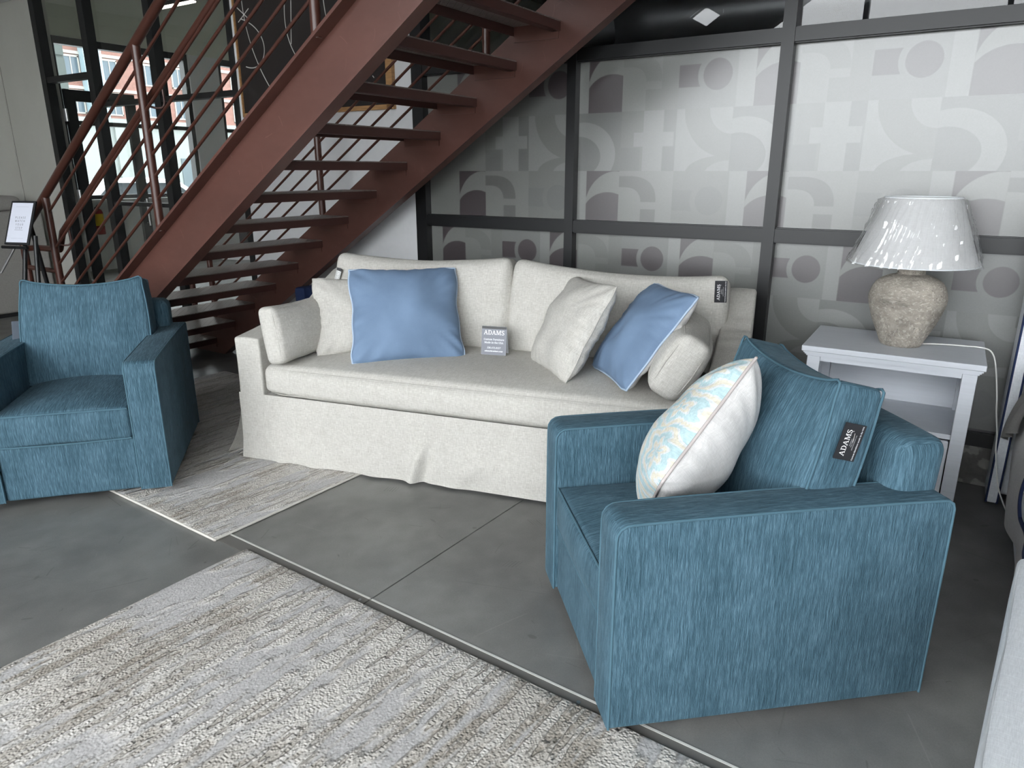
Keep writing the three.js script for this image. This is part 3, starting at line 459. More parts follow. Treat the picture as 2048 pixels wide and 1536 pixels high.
// ------------------------------------------------------------ sofa
const ARM = [[-0.5, 0.915], [-0.45, 0.905], [-0.33, 0.85], [-0.25, 0.806], [-0.16, 0.764], [-0.05, 0.741], [0.1, 0.72], [0.32, 0.69], [0.5, 0.67]];
const SP = new THREE.Vector3(-2.032, 0, -3.026), SYAW = 0.225, SQ = new THREE.Quaternion().setFromEuler(new THREE.Euler(0, SYAW, 0));
const sofaPt = (x, y, z) => new THREE.Vector3(x, y, z).applyQuaternion(SQ).add(SP);
{
  const o = thing('slipcovered_sofa', 'oatmeal linen slipcovered sofa with sloped arms and one long seat cushion', 'sofa', SP.toArray(), SYAW);
  const W = 2.545, D = 0.985, A = 0.155, z = D / 2;
  part(o, 'base', box(W - 0.03, 0.35, D - 0.03), M.linen, [0, 0.195, 0]);
  for (const s of [-1, 1]) {
    const arm = part(o, 'arm', softArm(s, A, z), M.linen, [s * (W / 2 - A / 2), 0, 0]);
    for (const e of [-1, 1]) { const pts = []; for (let k = 0; k <= 20; k++) { const q = k / 20, zz = mix(z - 0.012, -z + 0.02, q); pts.push([e * (A / 2 - 0.010), armTop(zz, z) - 0.006, zz]); } part(arm, 'seam', tube(pts, 0.003, 50, 6), M.linen); }
  }
  part(o, 'back_frame', soft(W - 2 * A + 0.02, 0.86, 0.19, 0.06, [12, 10, 4]), M.linen, [0, 0.03 + 0.43, -z + 0.10]);
  const sw = W - 2 * A - 0.03;
  const seat = part(o, 'seat_cushion', soft(sw, 0.165, 0.84, 0.045, [40, 4, 16], (v, u) => {
    const k = (1 - Math.pow(u.x, 6)) * (1 - Math.pow(u.z, 4)); if (u.y > 0) v.y += 0.036 * k * u.y + 0.006 * (pn(v.x * 0.3 + 2, v.z * 0.3 + 2, 14, 10, 3) - 0.5) * k; v.z += 0.016 * (1 - Math.pow(u.x, 6)) * (1 - u.y * u.y) * (u.z > 0 ? u.z : 0); if (u.y < 0) v.y -= 0.02 * u.y * u.y * Math.pow(u.x, 8) * -1;
  }), M.linen, [0, 0.372 + 0.0825, 0.088]);
  for (const y of [0.066, -0.066]) { const pts = []; for (let k = 0; k <= 30; k++) { const u = -1 + k / 15; pts.push([u * (sw / 2 - 0.02), y, 0.42 - 0.012 - 0.03 * Math.pow(u, 40)]); } part(seat, 'seam', tube(pts, 0.0028, 90, 6), M.linen); }
  // loose front and side skirts with soft creases
  const skirt = (w, h, n, fn) => { const g = new THREE.PlaneGeometry(w, h, n, 24), p = g.attributes.position; for (let i = 0; i < p.count; i++) { const x = p.getX(i), t = 0.5 - p.getY(i) / h; p.setZ(i, fn(x, t)); } g.computeVertexNormals(); return metric(weld(g)); };
  const fold = (x, t, a, ang, wd, amp, t0) => { const d = (x - a) - ang * (t - 0.5); return amp * Math.exp(-d * d / (wd * wd)) * smooth(t0, t0 + 0.4, t); };
  const dbl = M.linen.clone(); dbl.side = THREE.DoubleSide;
  part(o, 'front_skirt', skirt(W + 0.002, 0.362, 150, (x, t) => z + 0.001 + 0.016 * t * t + fold(x, t, -0.20, -0.10, 0.035, 0.033, 0.3) - fold(x, t, -0.16, -0.10, 0.03, 0.021, 0.3) + fold(x, t, -0.95, 0.25, 0.06, 0.018, 0.35) + fold(x, t, -0.62, 0.3, 0.07, 0.015, 0.4) + fold(x, t, -1.13, 0.2, 0.03, 0.015, 0.3) + fold(x, t, 0.12, -0.3, 0.06, 0.012, 0.3) + fold(x, t, 0.45, 0.2, 0.06, 0.015, 0.3) + fold(x, t, 0.8, -0.2, 0.06, 0.018, 0.3) + 0.03 * t * (pn(x * 0.2 + 0.5, t * 0.5, 12, 6, 8) - 0.5)), dbl, [0, 0.014 + 0.181, 0]);
  for (const s of [-1, 1]) part(o, 'side_skirt', skirt(D - 0.02, 0.36, 60, (x, t) => 0.002 + (0.010 + 0.13 * Math.pow(smooth(0.1, 0.50, -s * x), 2)) * t * t + 0.01 * t * Math.sin(x * 22 + 1)), dbl, [s * W / 2, 0.012 + 0.18, 0], [0, s * Math.PI / 2, 0]);
  // back cushions
  const bc = (x, w, y, roll, sd) => part(o, 'back_cushion', soft(w, 0.50, 0.19, 0.05, [22, 14, 6], (v, u) => {
    const k = (1 - Math.pow(u.x, 4)) * (1 - u.y * u.y); v.z += Math.sign(u.z) * 0.05 * k * Math.abs(u.z); v.y += (u.y > 0 ? u.y : 0) * (0.030 * u.x * u.x - 0.012 + 0.010 * (pn(v.x * 0.3 + 1, 0.3, 12, 3, sd) - 0.5)); v.x += 0.016 * u.x * (1 - u.y * u.y); v.z += 0.010 * (pn(v.x * 0.4 + 1, v.y * 0.4 + 1, 9, 9, sd + 1) - 0.5) * (u.z > 0 ? 1 : 0);
  }), M.linen, [x, y, -0.255], [-0.17, 0, roll]);
  const b1 = bc(-0.535, 1.085, 0.775, 0.004, 5), b2 = bc(0.575, 1.115, 0.755, -0.035, 8);
  for (const [b, w] of [[b1, 1.085], [b2, 1.115]]) { const pts = []; for (let k = 0; k <= 24; k++) { const u = -1 + k / 12; pts.push([u * (w / 2 - 0.03), -0.244, 0.06 + 0.01 * Math.sin(u * 7)]); } part(b, 'seam', tube(pts, 0.004, 60, 6), M.linen); }
  const up = new THREE.Quaternion().setFromEuler(new THREE.Euler(0, 0.05, Math.PI / 2 + 0.08));
  card(b2, 'hang_tag', 0.105, 0.058, tagFace, M.tagBlack, [0.528, 0.185, 0.112], up);
  card(b1, 'hang_tag', 0.10, 0.036, std({ map: canvasTex(256, 96, (c, w, h) => { c.fillStyle = '#b9bab8'; c.fillRect(0, 0, w, h); c.fillStyle = '#3a3a3c'; c.fillRect(w - 40, 0, 40, h); c.fillStyle = '#f2f2f2'; c.font = '56px serif'; c.fillText('ADAMS', 16, 68); }), roughness: 0.35 }), std({ color: 0x8d8d8b, roughness: 0.4 }), [-0.50, 0.12, 0.128], new THREE.Quaternion().setFromEuler(new THREE.Euler(0, -0.1, Math.PI / 2 - 0.28)));
}
function armTop(zz) { let k = 0; while (k < ARM.length - 2 && zz > ARM[k + 1][0]) k++; const [a, b] = [ARM[k], ARM[k + 1]]; return mix(a[1], b[1], clamp((zz - a[0]) / (b[0] - a[0]))); }
function softArm(s, A, z) {                                            // sloped, gently pulled arm
  const b = 0.03, h0 = 0.65;
  const g = soft(A, h0, 2 * z, 0.014, [4, 14, 30], (v, u) => {
    const t = (v.y + h0 / 2) / h0, top = armTop(clamp(v.z, -z, z), z) - b; v.y = b + t * top;
    const pull = Math.sin(v.z * 46 + 2 * Math.sin(v.z * 13 + s) + v.x * 10) * 0.004 * smooth(0.75, 1, t) * smooth(-0.45, -0.1, -Math.abs(v.z + 0.05));
    v.y += pull + 0.004 * (1 - u.x * u.x) * smooth(0.9, 1, t); if (u.z > 0.9) v.z += 0.004 * Math.sin(v.y * 9);
  });
  return g;
}
// ------------------------------------------------------------ scatter cushions on the sofa
function setOnSofa(o, c, n, up) { o.position.copy(sofaPt(...c)); o.quaternion.copy(SQ.clone().multiply(basisQ(n, up))); }
function throwPillow(name, label, w, h, t, faceMat, backMat, weltMat, opt, group, weltR = 0.005) {
  const o = thing(name, label, 'pillow', [0, 0, 0], 0, group), p = pillow(w, h, t, opt);
  if (backMat) { part(o, 'front_panel', p.front, faceMat); part(o, 'back_panel', p.back, backMat); } else part(o, 'cover', p.both, faceMat);
  if (weltMat) part(o, 'piping', tube(p.edge, weltR, 220, 7, true), weltMat); return o;
}
setOnSofa(throwPillow('velvet_pillow', 'square blue velvet pillow standing upright beside the small tent card', 0.60, 0.555, 0.22, M.velvet, M.offWhite, M.velvetWelt, { pinch: 0.09, s: 3, wr: 0.02, pow: 0.45 }, 'blue velvet pillows'), [-0.461, 0.775, 0.112], [0.438, 0.564, 0.70], [-0.29, 0.826, -0.484]);
setOnSofa(throwPillow('velvet_pillow', 'blue velvet pillow with a white back, tipped against the right arm cushion', 0.52, 0.52, 0.18, M.velvet, M.offWhite, M.velvetWelt, { pinch: 0.07, s: 5, wr: 0.015, pow: 0.45 }, 'blue velvet pillows'), [0.795, 0.785, 0.204], [-0.693, 0.614, 0.378], [0.518, 0.789, -0.331]);
setOnSofa(throwPillow('linen_pillow', 'oatmeal linen pillow slouching in front of the tipped blue pillow', 0.52, 0.52, 0.22, M.linen, null, M.linen, { pinch: 0.08, s: 7, wr: 0.016, pow: 0.45 }, 'oatmeal linen pillows', 0.003), [0.437, 0.77, 0.098], [-0.714, 0.493, 0.497], [0.376, 0.869, -0.322]);
setOnSofa(throwPillow('linen_pillow', 'oatmeal linen pillow half hidden behind the upright blue pillow', 0.45, 0.45, 0.19, M.linen, null, M.linen, { pinch: 0.09, s: 9, wr: 0.014 }, 'oatmeal linen pillows', 0.003), [-0.775, 0.745, 0.10], [0.55, 0.44, 0.71], [-0.25, 0.89, -0.36]);
function armCushion(label, c, n, up, t = 0.11) {
  const o = thing('arm_cushion', label, 'cushion', [0, 0, 0], 0, 'boxed linen arm cushions'), w = 0.5, h = 0.30, c0 = t * 0.16;
  part(o, 'cover', soft(w, h, t, t * 0.32, [16, 12, 4], (v, u) => { const k = (1 - u.x * u.x) * (1 - u.y * u.y); v.z += Math.sign(u.z) * 0.042 * k * Math.abs(u.z); v.y -= 0.012 * u.y * (1 - u.x * u.x) * (u.y > 0 ? 1 : 0.6); v.z += 0.004 * Math.sin(u.x * 20 + 3 * u.y) * (u.y > 0.6 ? 1 : 0) * (1 - u.x * u.x); }), M.linen);
  for (const e of [1, -1]) part(o, 'seam', tube([[-w / 2 + c0, h / 2 - c0, e * (t / 2 - c0 * 0.8)], [0, h / 2 - 0.024, e * (t / 2 - 0.010)], [w / 2 - c0, h / 2 - c0, e * (t / 2 - c0 * 0.8)], [w / 2 - 0.013, 0, e * (t / 2 - 0.012)], [w / 2 - c0, -h / 2 + c0, e * (t / 2 - c0 * 0.8)], [0, -h / 2 + 0.018, e * (t / 2 - 0.010)], [-w / 2 + c0, -h / 2 + c0, e * (t / 2 - c0 * 0.8)], [-w / 2 + 0.013, 0, e * (t / 2 - 0.012)]], 0.0026, 120, 6, true, 0.2), M.linen);
  setOnSofa(o, c, n, up);
}
armCushion('boxed oatmeal arm cushion leaning on the left sofa arm', [-0.985, 0.705, 0.30], [0.97, 0.15, 0.05], [-0.15, 0.98, -0.02]);
armCushion('boxed oatmeal arm cushion leaning on the right sofa arm', [0.985, 0.725, 0.27], [-0.86, 0.50, 0.10], [0.50, 0.86, 0.0], 0.15);
{ const o = thing('tent_card', 'folded silver and black tent card standing on the sofa seat', 'card'); o.position.copy(sofaPt(0.0, 0.575, 0.02)); o.quaternion.copy(SQ).multiply(new THREE.Quaternion().setFromEuler(new THREE.Euler(0, 0.08, 0)));
  const back = std({ color: 0xc2c4c8, roughness: 0.45 }), q = a => new THREE.Quaternion().setFromEuler(new THREE.Euler(a, 0, 0));
  card(o, 'front_leaf', 0.135, 0.15, cardFace, back, [0, 0.074, 0.0], q(-0.16)); card(o, 'rear_leaf', 0.135, 0.15, back, back, [0, 0.074, -0.028], q(0.2)); }
// ------------------------------------------------------------ patterned pillow on the right armchair
{ const o = throwPillow('patterned_pillow', 'aqua and cream patterned pillow with a white back, on the armchair', 0.50, 0.50, 0.27, M.ikat, M.offWhite, M.ikatWelt, { pinch: 0.06, s: 2, wr: 0.016, pow: 0.5 });
  const RQ = new THREE.Quaternion().setFromEuler(new THREE.Euler(0, RYAW, 0)); o.position.set(-0.01, 0.685, 0.09).applyQuaternion(RQ).add(new THREE.Vector3(...RCH)); o.quaternion.copy(RQ).multiply(basisQ([-0.55, 0.46, 0.69], [-0.37, 0.62, -0.70])); }
// ------------------------------------------------------------ side table
{
  const x0 = -0.588, x1 = 0.130, zf = -3.40, zb = -3.915, cx = (x0 + x1) / 2, cz = (zf + zb) / 2, w = x1 - x0, d = zf - zb, H = 0.735;
  const o = thing('side_table', 'pale grey painted side table with an open shelf and a drawer, under the lamp', 'table', [cx, 0, cz], 0.02);
  const P = M.tablePaint, L = 0.055, iw = w - 0.05, id = d - 0.05;
  const top = part(o, 'tabletop', soft(w, 0.026, d, 0.004, [1, 1, 1]), P, [0, H - 0.013, 0]);
  part(top, 'moulding', merge([box(w - 0.016, 0.008, d - 0.016, 0, -0.017, 0), box(w - 0.028, 0.007, d - 0.028, 0, -0.0245, 0), box(w - 0.040, 0.008, d - 0.04, 0, -0.032, 0)]), P);
  for (const sx of [-1, 1]) for (const sz of [-1, 1]) part(o, 'leg', soft(L, H - 0.05, L, 0.003, [1, 1, 1]), P, [sx * (iw / 2 - L / 2), (H - 0.05) / 2, sz * (id / 2 - L / 2)]);
  part(o, 'apron', box(iw - 2 * L, 0.022, 0.02), P, [0, H - 0.062, id / 2 - 0.02]);
  for (const s of [-1, 1]) part(o, 'side_panel', box(0.012, H - 0.14, id - 2 * L), P, [s * (iw / 2 - 0.012), 0.10 + (H - 0.14) / 2, 0]);
  part(o, 'back_panel', box(iw - 2 * L + 0.01, H - 0.14, 0.01), P, [0, 0.10 + (H - 0.14) / 2, -id / 2 + 0.014]);
  part(o, 'shelf', box(iw - 0.03, 0.022, id - 0.03), P, [0, 0.395, 0]); part(o, 'bottom_board', box(iw - 0.03, 0.02, id - 0.03), P, [0, 0.11, 0]);
  const dr = part(o, 'drawer', soft(iw - 2 * L - 0.008, 0.255, 0.02, 0.003, [1, 1, 1]), P, [0, 0.25, id / 2 - 0.014]);
  part(dr, 'drawer_moulding', merge([box(iw - 2 * L - 0.05, 0.006, 0.006, 0, 0.108, 0.012), box(iw - 2 * L - 0.05, 0.006, 0.006, 0, -0.108, 0.012), box(0.006, 0.21, 0.006, (iw - 2 * L - 0.05) / 2, 0, 0.012), box(0.006, 0.21, 0.006, -(iw - 2 * L - 0.05) / 2, 0, 0.012)]), P);
  part(dr, 'knob', new THREE.SphereGeometry(0.014, 16, 12).translate(0, 0, 0.024), M.steel);
}
// ------------------------------------------------------------ lamp
{
  const o = thing('table_lamp', 'stone-grey urn table lamp with a white shade still wrapped in clear plastic', 'lamp', [-0.205, 0.735, -3.655]);
  const lathe = (pts, n = 72) => { const c = new THREE.SplineCurve(pts.map(q => new THREE.Vector2(...q))).getPoints(80); const g = new THREE.LatheGeometry(c, n), uv = g.attributes.uv; for (let i = 0; i < uv.count; i++) uv.setXY(i, uv.getX(i) * 1.0, uv.getY(i) * 0.8); return g; };
  const urn = lathe([[0.0, 0.0], [0.07, 0.0], [0.086, 0.006], [0.105, 0.05], [0.135, 0.12], [0.156, 0.19], [0.157, 0.235], [0.135, 0.285], [0.095, 0.312], [0.062, 0.322], [0.056, 0.332], [0.055, 0.372], [0.058, 0.378], [0.0, 0.378]]);
  { const p = urn.attributes.position; for (let i = 0; i < p.count; i++) { const a = Math.atan2(p.getZ(i), p.getX(i)), k = 1 + 0.012 * (fbm((a / 6.2832 + 1) % 1, p.getY(i), 12, 10, 77, 3) - 0.5); p.setX(i, p.getX(i) * k); p.setZ(i, p.getZ(i) * k); } urn.computeVertexNormals(); }
  const base = part(o, 'urn_base', urn, M.lampClay);
  part(base, 'brass_fitting', merge([rod([0, 0.378, 0], [0, 0.46, 0], 0.009), rod([0, 0.46, 0], [0, 0.52, 0], 0.018)]), std({ color: 0x9a8a5c, metalness: 0.9, roughness: 0.35 }));
  const y0 = 0.372, y1 = 0.655, r0 = 0.252, r1 = 0.150;
  const sh = new THREE.LatheGeometry([[r0, y0], [r0 - 0.002, y0 + 0.004], ...[0.25, 0.5, 0.75].map(t => [mix(r0, r1, t), mix(y0, y1, t)]), [r1, y1]].map(q => new THREE.Vector2(...q)), 96);
  { const uv = sh.attributes.uv; for (let i = 0; i < uv.count; i++) uv.setXY(i, uv.getX(i) * 1.3, uv.getY(i) * 0.32); }
  const shade = part(o, 'lamp_shade', sh, M.shade);
  part(shade, 'rim', merge([new THREE.TorusGeometry(r0, 0.003, 8, 96).rotateX(Math.PI / 2).translate(0, y0, 0), new THREE.TorusGeometry(r1, 0.003, 8, 96).rotateX(Math.PI / 2).translate(0, y1, 0)]), std({ color: 0xe9ecef, roughness: 0.8 }));
  part(shade, 'spider', merge([0, 2.094, 4.189].map(a => rod([0.02 * Math.cos(a), 0.60, 0.02 * Math.sin(a)], [r1 * Math.cos(a), y1 - 0.02, r1 * Math.sin(a)], 0.002, 6))), M.steel);
  part(o, 'bulb', new THREE.SphereGeometry(0.03, 16, 12).scale(1, 1.3, 1).translate(0, 0.55, 0), std({ color: 0xf0f0ea, roughness: 0.3 }));
  // clear wrap: crinkled film pulled over the shade
  const nu = 260, nv = 60, pos = [], idx = [];
  for (let j = 0; j <= nv; j++) for (let i = 0; i <= nu; i++) {
    const t = j / nv, a = i / nu * Math.PI * 2, u = i / nu; let r = mix(r0, r1, t) + 0.006;
    const tw = u + 0.035 * t; const pl = Math.pow(1 - Math.abs(((tw * 44 + 1.1 * pn(u, t, 20, 2, 300)) % 1) * 2 - 1), 2) * 0.016 * (0.2 + pn(u, t, 16, 3, 301));
    const cr = Math.abs(fbm(u + 0.02 * t, t * 0.5, 40, 5, 302, 2) - 0.5) * 0.03; r += pl + 0.006 - Math.min(cr, 0.009) + 0.006 * pn(u, t, 60, 9, 303);
    if (t > 0.97) r = mix(r1, r, (1 - t) / 0.03);
    pos.push(r * Math.cos(a), mix(y0 - 0.004, y1 + 0.001, t), r * Math.sin(a));
  }
  for (let j = 0; j < nv; j++) for (let i = 0; i < nu; i++) { const a = j * (nu + 1) + i, b = a + 1, c = a + nu + 1, d = c + 1; idx.push(a, c, b, b, c, d); }
  const wg = new THREE.BufferGeometry(); wg.setAttribute('position', new THREE.Float32BufferAttribute(pos, 3)); wg.setIndex(idx); wg.computeVertexNormals();
  part(o, 'plastic_wrap', wg, M.wrap);
  part(o, 'power_cord', tube([[0.085, 0.006, -0.03], [0.14, 0.008, -0.05], [0.24, 0.006, -0.085], [0.325, 0.006, -0.085], [0.362, -0.012, -0.07], [0.385, -0.08, -0.065], [0.408, -0.20, -0.06], [0.418, -0.27, -0.06], [0.438, -0.38, -0.065], [0.445, -0.45, -0.03], [0.475, -0.58, 0.07], [0.53, -0.69, 0.10], [0.56, -0.728, 0.10]], 0.0032, 120, 8), M.cord);
}
// ------------------------------------------------------------ bed and bench at the right edge
{
  const o = thing('upholstered_bed', 'white linen wing headboard bed with navy piping, behind the side table', 'bed', [0.24, 0, -3.96]);
  part(o, 'headboard', soft(1.75, 1.30, 0.09, 0.02, [6, 6, 2]), M.whiteLinen, [0.875, 0.67, 0.055]);
  for (const [x, n] of [[0.0255, 0], [1.72, 1]]) {
    const w = part(o, 'wing', soft(0.052, 1.36, 0.225, 0.010, [2, 8, 4]), M.whiteLinen, [x, 0.70, 0.113]);
    for (const e of [-1, 1]) part(w, 'piping', tube([[e * 0.021, -0.68, 0.108], [e * 0.021, 0.66, 0.108], [e * 0.021, 0.674, 0.09], [e * 0.021, 0.674, -0.1]], 0.0055, 60, 8, false, 0.1), M.navy);
  }
  part(o, 'base', box(1.56, 0.30, 1.66), M.whiteLinen, [0.875, 0.19, 0.94]); part(o, 'mattress', soft(1.56, 0.26, 1.66, 0.05, [8, 4, 8]), M.whiteLinen, [0.875, 0.46, 0.94]);
  for (const x of [0.2, 1.55]) part(o, 'foot', box(0.06, 0.05, 0.06), M.blackMatt, [x, 0.025, 1.7]);
}
const cloth = (w, d, n, m, fn, mat) => { const g = new THREE.PlaneGeometry(w, d, n, m), p = g.attributes.position; for (let i = 0; i < p.count; i++) { const q = fn(p.getX(i) / w + 0.5, p.getY(i) / d + 0.5); p.setXYZ(i, ...q); } const k = g.attributes.uv; for (let i = 0; i < k.count; i++) k.setXY(i, k.getX(i) * w, k.getY(i) * d); g.computeVertexNormals(); return g; };
const two = m => { const c = m.clone(); c.side = THREE.DoubleSide; return c; };
{ // coverlet over the mattress side, grey throw at its head, folded quilt with navy binding
  const hang = (x, drop, s) => (u, v) => { const z = mix(-3.62, -2.22, u); const t = v; if (t < 0.45) return [mix(1.0, 0.335, t / 0.45), 0.605 + 0.004 * Math.sin(z * 9), z]; const k = (t - 0.45) / 0.55; return [0.318 - 0.02 * Math.sin(k * 3.14) + 0.012 * k * Math.sin(z * 14 + s) - 0.012 * Math.sin(z * 5), 0.595 - k * drop, z]; };
  solo('bed_coverlet', 'off-white coverlet hanging down the side of the bed', 'coverlet', cloth(1.4, 1.2, 80, 50, hang(0.3, 0.50, 1)), two(M.offWhite), [0, 0, 0]);
  const th = (u, v) => { const z = mix(-3.70, -3.30, u) + 0.06 * (1 - v); const k = clamp((v - 0.35) / 0.65), fold = 0.018 * Math.sin(u * 13 + v * 2) * k; return v < 0.35 ? [mix(0.75, 0.32, v / 0.35), 0.80 - 0.10 * (v / 0.35) * (v / 0.35) + 0.02 * Math.sin(u * 7), z] : [0.315 - 0.055 * Math.sin(k * 1.7) + fold, 0.70 - 0.36 * k * (1 - 0.45 * u), z - 0.02 * k]; };
  solo('throw_blanket', 'taupe throw blanket draped over the head of the bed', 'blanket', cloth(0.5, 0.9, 50, 50, th), two(M.taupe), [0, 0, 0]);
  solo('bed_pillow', 'taupe-covered pillow heaped under the throw blanket', 'pillow', soft(0.62, 0.17, 0.42, 0.08, [10, 6, 10]), M.taupe, [0.68, 0.69, -3.55]);
  const q = thing('folded_quilt', 'white waffle quilt with navy binding folded over the foot of the bed', 'quilt');
  const qf = (u, v) => { const z = mix(-2.78, -2.24, u), k = clamp((v - 0.4) / 0.6); return v < 0.4 ? [mix(0.9, 0.318, v / 0.4), 0.635, z] : [0.300 - 0.02 * Math.sin(k * 3) + 0.006 * Math.sin(z * 20 + k * 4), 0.625 - 0.26 * k, z]; };
  part(q, 'cover', cloth(0.54, 0.8, 40, 40, qf), two(M.whiteLinen)); const rim = []; for (let k = 0; k <= 12; k++) rim.push(qf(0, k / 12)); for (let k = 1; k <= 10; k++) rim.push(qf(k / 10, 1)); for (let k = 1; k <= 12; k++) rim.push(qf(1, 1 - k / 12)); part(q, 'binding', tube(rim, 0.011, 160, 8), M.navy);
}
{
  const o = thing('upholstered_bench', 'white linen upholstered bench at the foot of the bed', 'bench', [0.19 + 0.56, 0, -1.66], -0.10);
  const w = 1.12, d = 0.96, sl = part(o, 'seat', soft(w, 0.15, d, 0.022, [10, 4, 10], (v, u) => { if (u.y > 0) v.y += 0.014 * (1 - u.x * u.x) * (1 - u.z * u.z); }), M.whiteLinen, [0, 0.425, 0]);
  part(sl, 'seam', tube([[-w / 2 + 0.014, 0.068, d / 2 - 0.014], [-w / 2 + 0.010, 0.069, 0], [-w / 2 + 0.014, 0.068, -d / 2 + 0.014], [w / 2 - 0.014, 0.068, -d / 2 + 0.014], [w / 2 - 0.014, 0.068, d / 2 - 0.014]], 0.003, 120, 6, true, 0.05), M.whiteLinen);
  for (const sx of [-1, 1]) for (const sz of [-1, 1]) part(o, 'leg', new THREE.CylinderGeometry(0.022, 0.016, 0.35, 16), M.blackMatt, [sx * (w / 2 - 0.16), 0.175, sz * (d / 2 - 0.14)]);
}
// ------------------------------------------------------------ sign on its stand at the stair foot
{
  const o = thing('sign_stand', 'black easel stand with a framed white notice at the stair foot', 'sign', [-5.17, 0, -2.24]);
  const face = std({ map: canvasTex(360, 540, (c, w, h) => { c.fillStyle = '#d5d8e4'; c.fillRect(0, 0, w, h); c.strokeStyle = '#9a9cac'; c.lineWidth = 2; for (const y of [0.10, 0.90]) { c.beginPath(); c.moveTo(w * 0.2, h * y); c.lineTo(w * 0.8, h * y); c.stroke(); } c.fillStyle = '#4a4c58'; c.textAlign = 'center'; c.font = '40px sans-serif'; ['P L E A S E', 'W A T C H', 'Y O U R', 'S T E P'].forEach((t, k) => c.fillText(t, w * 0.5, h * (0.40 + k * 0.088))); c.fillRect(w * 0.3, h * 0.685, w * 0.4, 3); }), roughness: 0.35 });
  const q = basisQ([0.30, 0.40, 0.87], [0, 1, 0]), n = part(o, 'notice_frame', soft(0.19, 0.29, 0.014, 0.004, [1, 1, 1]), M.blackMatt); n.position.set(0, 1.18, 0); n.quaternion.copy(q);
  part(n, 'notice', new THREE.PlaneGeometry(0.162, 0.262).translate(0, 0, 0.0075), face);
  part(o, 'easel_leg', rod([0.09, 1.10, -0.03], [0.24, 0.0, 0.16], 0.014), M.black); part(o, 'easel_leg', rod([-0.06, 1.05, -0.03], [0.06, 0.0, 0.22], 0.014), M.black); part(o, 'easel_leg', rod([-0.02, 1.20, -0.06], [-0.32, 0.0, -0.30], 0.014), M.black);
  part(o, 'support_ledge', rod([-0.10, 1.03, 0.09], [0.10, 1.03, 0.03], 0.01), M.black); part(o, 'strut', rod([-0.05, 1.04, 0.03], [-0.17, 0.86, 0.10], 0.008), M.steel);
}
// ------------------------------------------------------------ furniture half hidden behind
{
  const o = thing('barrel_chair', 'navy velvet barrel chair hidden between the sofa and the wall', 'chair', [-3.86, 0, -3.60], 0.4);
  const arc = (r, a0, a1, n) => Array.from({ length: n + 1 }, (_, k) => { const a = mix(a0, a1, k / n); return [r * Math.cos(a), r * Math.sin(a)]; });
  const ring = [...arc(0.30, 0.2, Math.PI - 0.2, 24), ...arc(0.22, Math.PI - 0.2, 0.2, 24)], g = T(slab(ring, 0.58, 0, 0.02), 0, 0, 0, -Math.PI / 2, 0, 0);
  const v = std({ color: 0x1c2c52, roughness: 0.75 }); part(o, 'back_shell', g, v, [0, 0.10, 0]); part(o, 'seat', T(new THREE.CylinderGeometry(0.235, 0.235, 0.14, 36), 0, 0.36, 0.02), v); for (const a of [0.7, 2.4, 3.9, 5.5]) part(o, 'leg', rod([0.2 * Math.cos(a), 0, 0.2 * Math.sin(a)], [0.17 * Math.cos(a), 0.30, 0.17 * Math.sin(a)], 0.014), M.oak);
}
{
  const o = thing('storage_cabinet', 'tall taupe fabric-covered cabinet against the far left wall', 'cabinet', [-8.76, 0, -3.62]), m = std({ map: M.taupe.map, roughness: 0.9 });
  part(o, 'body', soft(0.44, 1.06, 0.62, 0.03, [2, 4, 2]), m, [0, 0.57, 0]); part(o, 'top_roll', soft(0.44, 0.16, 0.4, 0.07, [4, 4, 4]), m, [-0.02, 1.17, 0.05]); part(o, 'plinth', box(0.40, 0.04, 0.58), M.blackMatt, [0, 0.02, 0]);
}
{ // chalkboard on the white wall
  const o = thing('chalkboard', 'large dark chalkboard with oak frame and chalk scrawls on the white wall', 'chalkboard', [-4.30, 0, ZB]), w = 1.52, h = 1.22, y = 1.94;
  part(o, 'writing_surface', new THREE.BoxGeometry(w, h, 0.018).translate(0, y + h / 2, 0.011), M.board);
  part(o, 'frame_rail', span(-w / 2 - 0.012, w / 2 + 0.03, y - 0.03, y, 0.001, 0.034), M.oak); part(o, 'frame_rail', span(-w / 2 - 0.012, w / 2 + 0.03, y + h, y + h + 0.03, 0.001, 0.034), M.oak);
  part(o, 'frame_stile', span(w / 2, w / 2 + 0.055, y - 0.03, y + h + 0.03, 0.001, 0.034), M.oak); part(o, 'frame_stile', span(-w / 2 - 0.012, -w / 2, y - 0.03, y + h + 0.03, 0.001, 0.034), M.oak);
}
// ------------------------------------------------------------ next room, seen through the windows
{
  const o = thing('fire_extinguisher', 'red fire extinguisher with yellow label on the wall of the next room', 'extinguisher', [-11.40, 0.56, -6.04]), r = std({ color: 0x8e1f22, roughness: 0.35 });
  part(o, 'cylinder', new THREE.LatheGeometry([[0, 0], [0.06, 0.0], [0.066, 0.01], [0.066, 0.33], [0.05, 0.37], [0.022, 0.385], [0, 0.385]].map(q => new THREE.Vector2(...q)), 28), r);
  part(o, 'label', new THREE.CylinderGeometry(0.0668, 0.0668, 0.18, 28, 1, true), std({ color: 0xd9b22e, roughness: 0.5 }), [0, 0.22, 0]); part(o, 'valve', merge([rod([0, 0.385, 0], [0, 0.43, 0], 0.016), rod([-0.01, 0.43, 0], [0.09, 0.45, 0.03], 0.007), rod([-0.01, 0.415, 0], [0.08, 0.40, 0.03], 0.006)]), M.blackMatt); part(o, 'hose', tube([[0.0, 0.41, 0.02], [0.05, 0.38, 0.07], [0.04, 0.2, 0.09], [0.03, 0.08, 0.085]], 0.009, 30, 8), M.blackMatt); part(o, 'wall_bracket', span(-0.09, -0.05, 0.12, 0.32, -0.03, 0.03), M.steel);
}
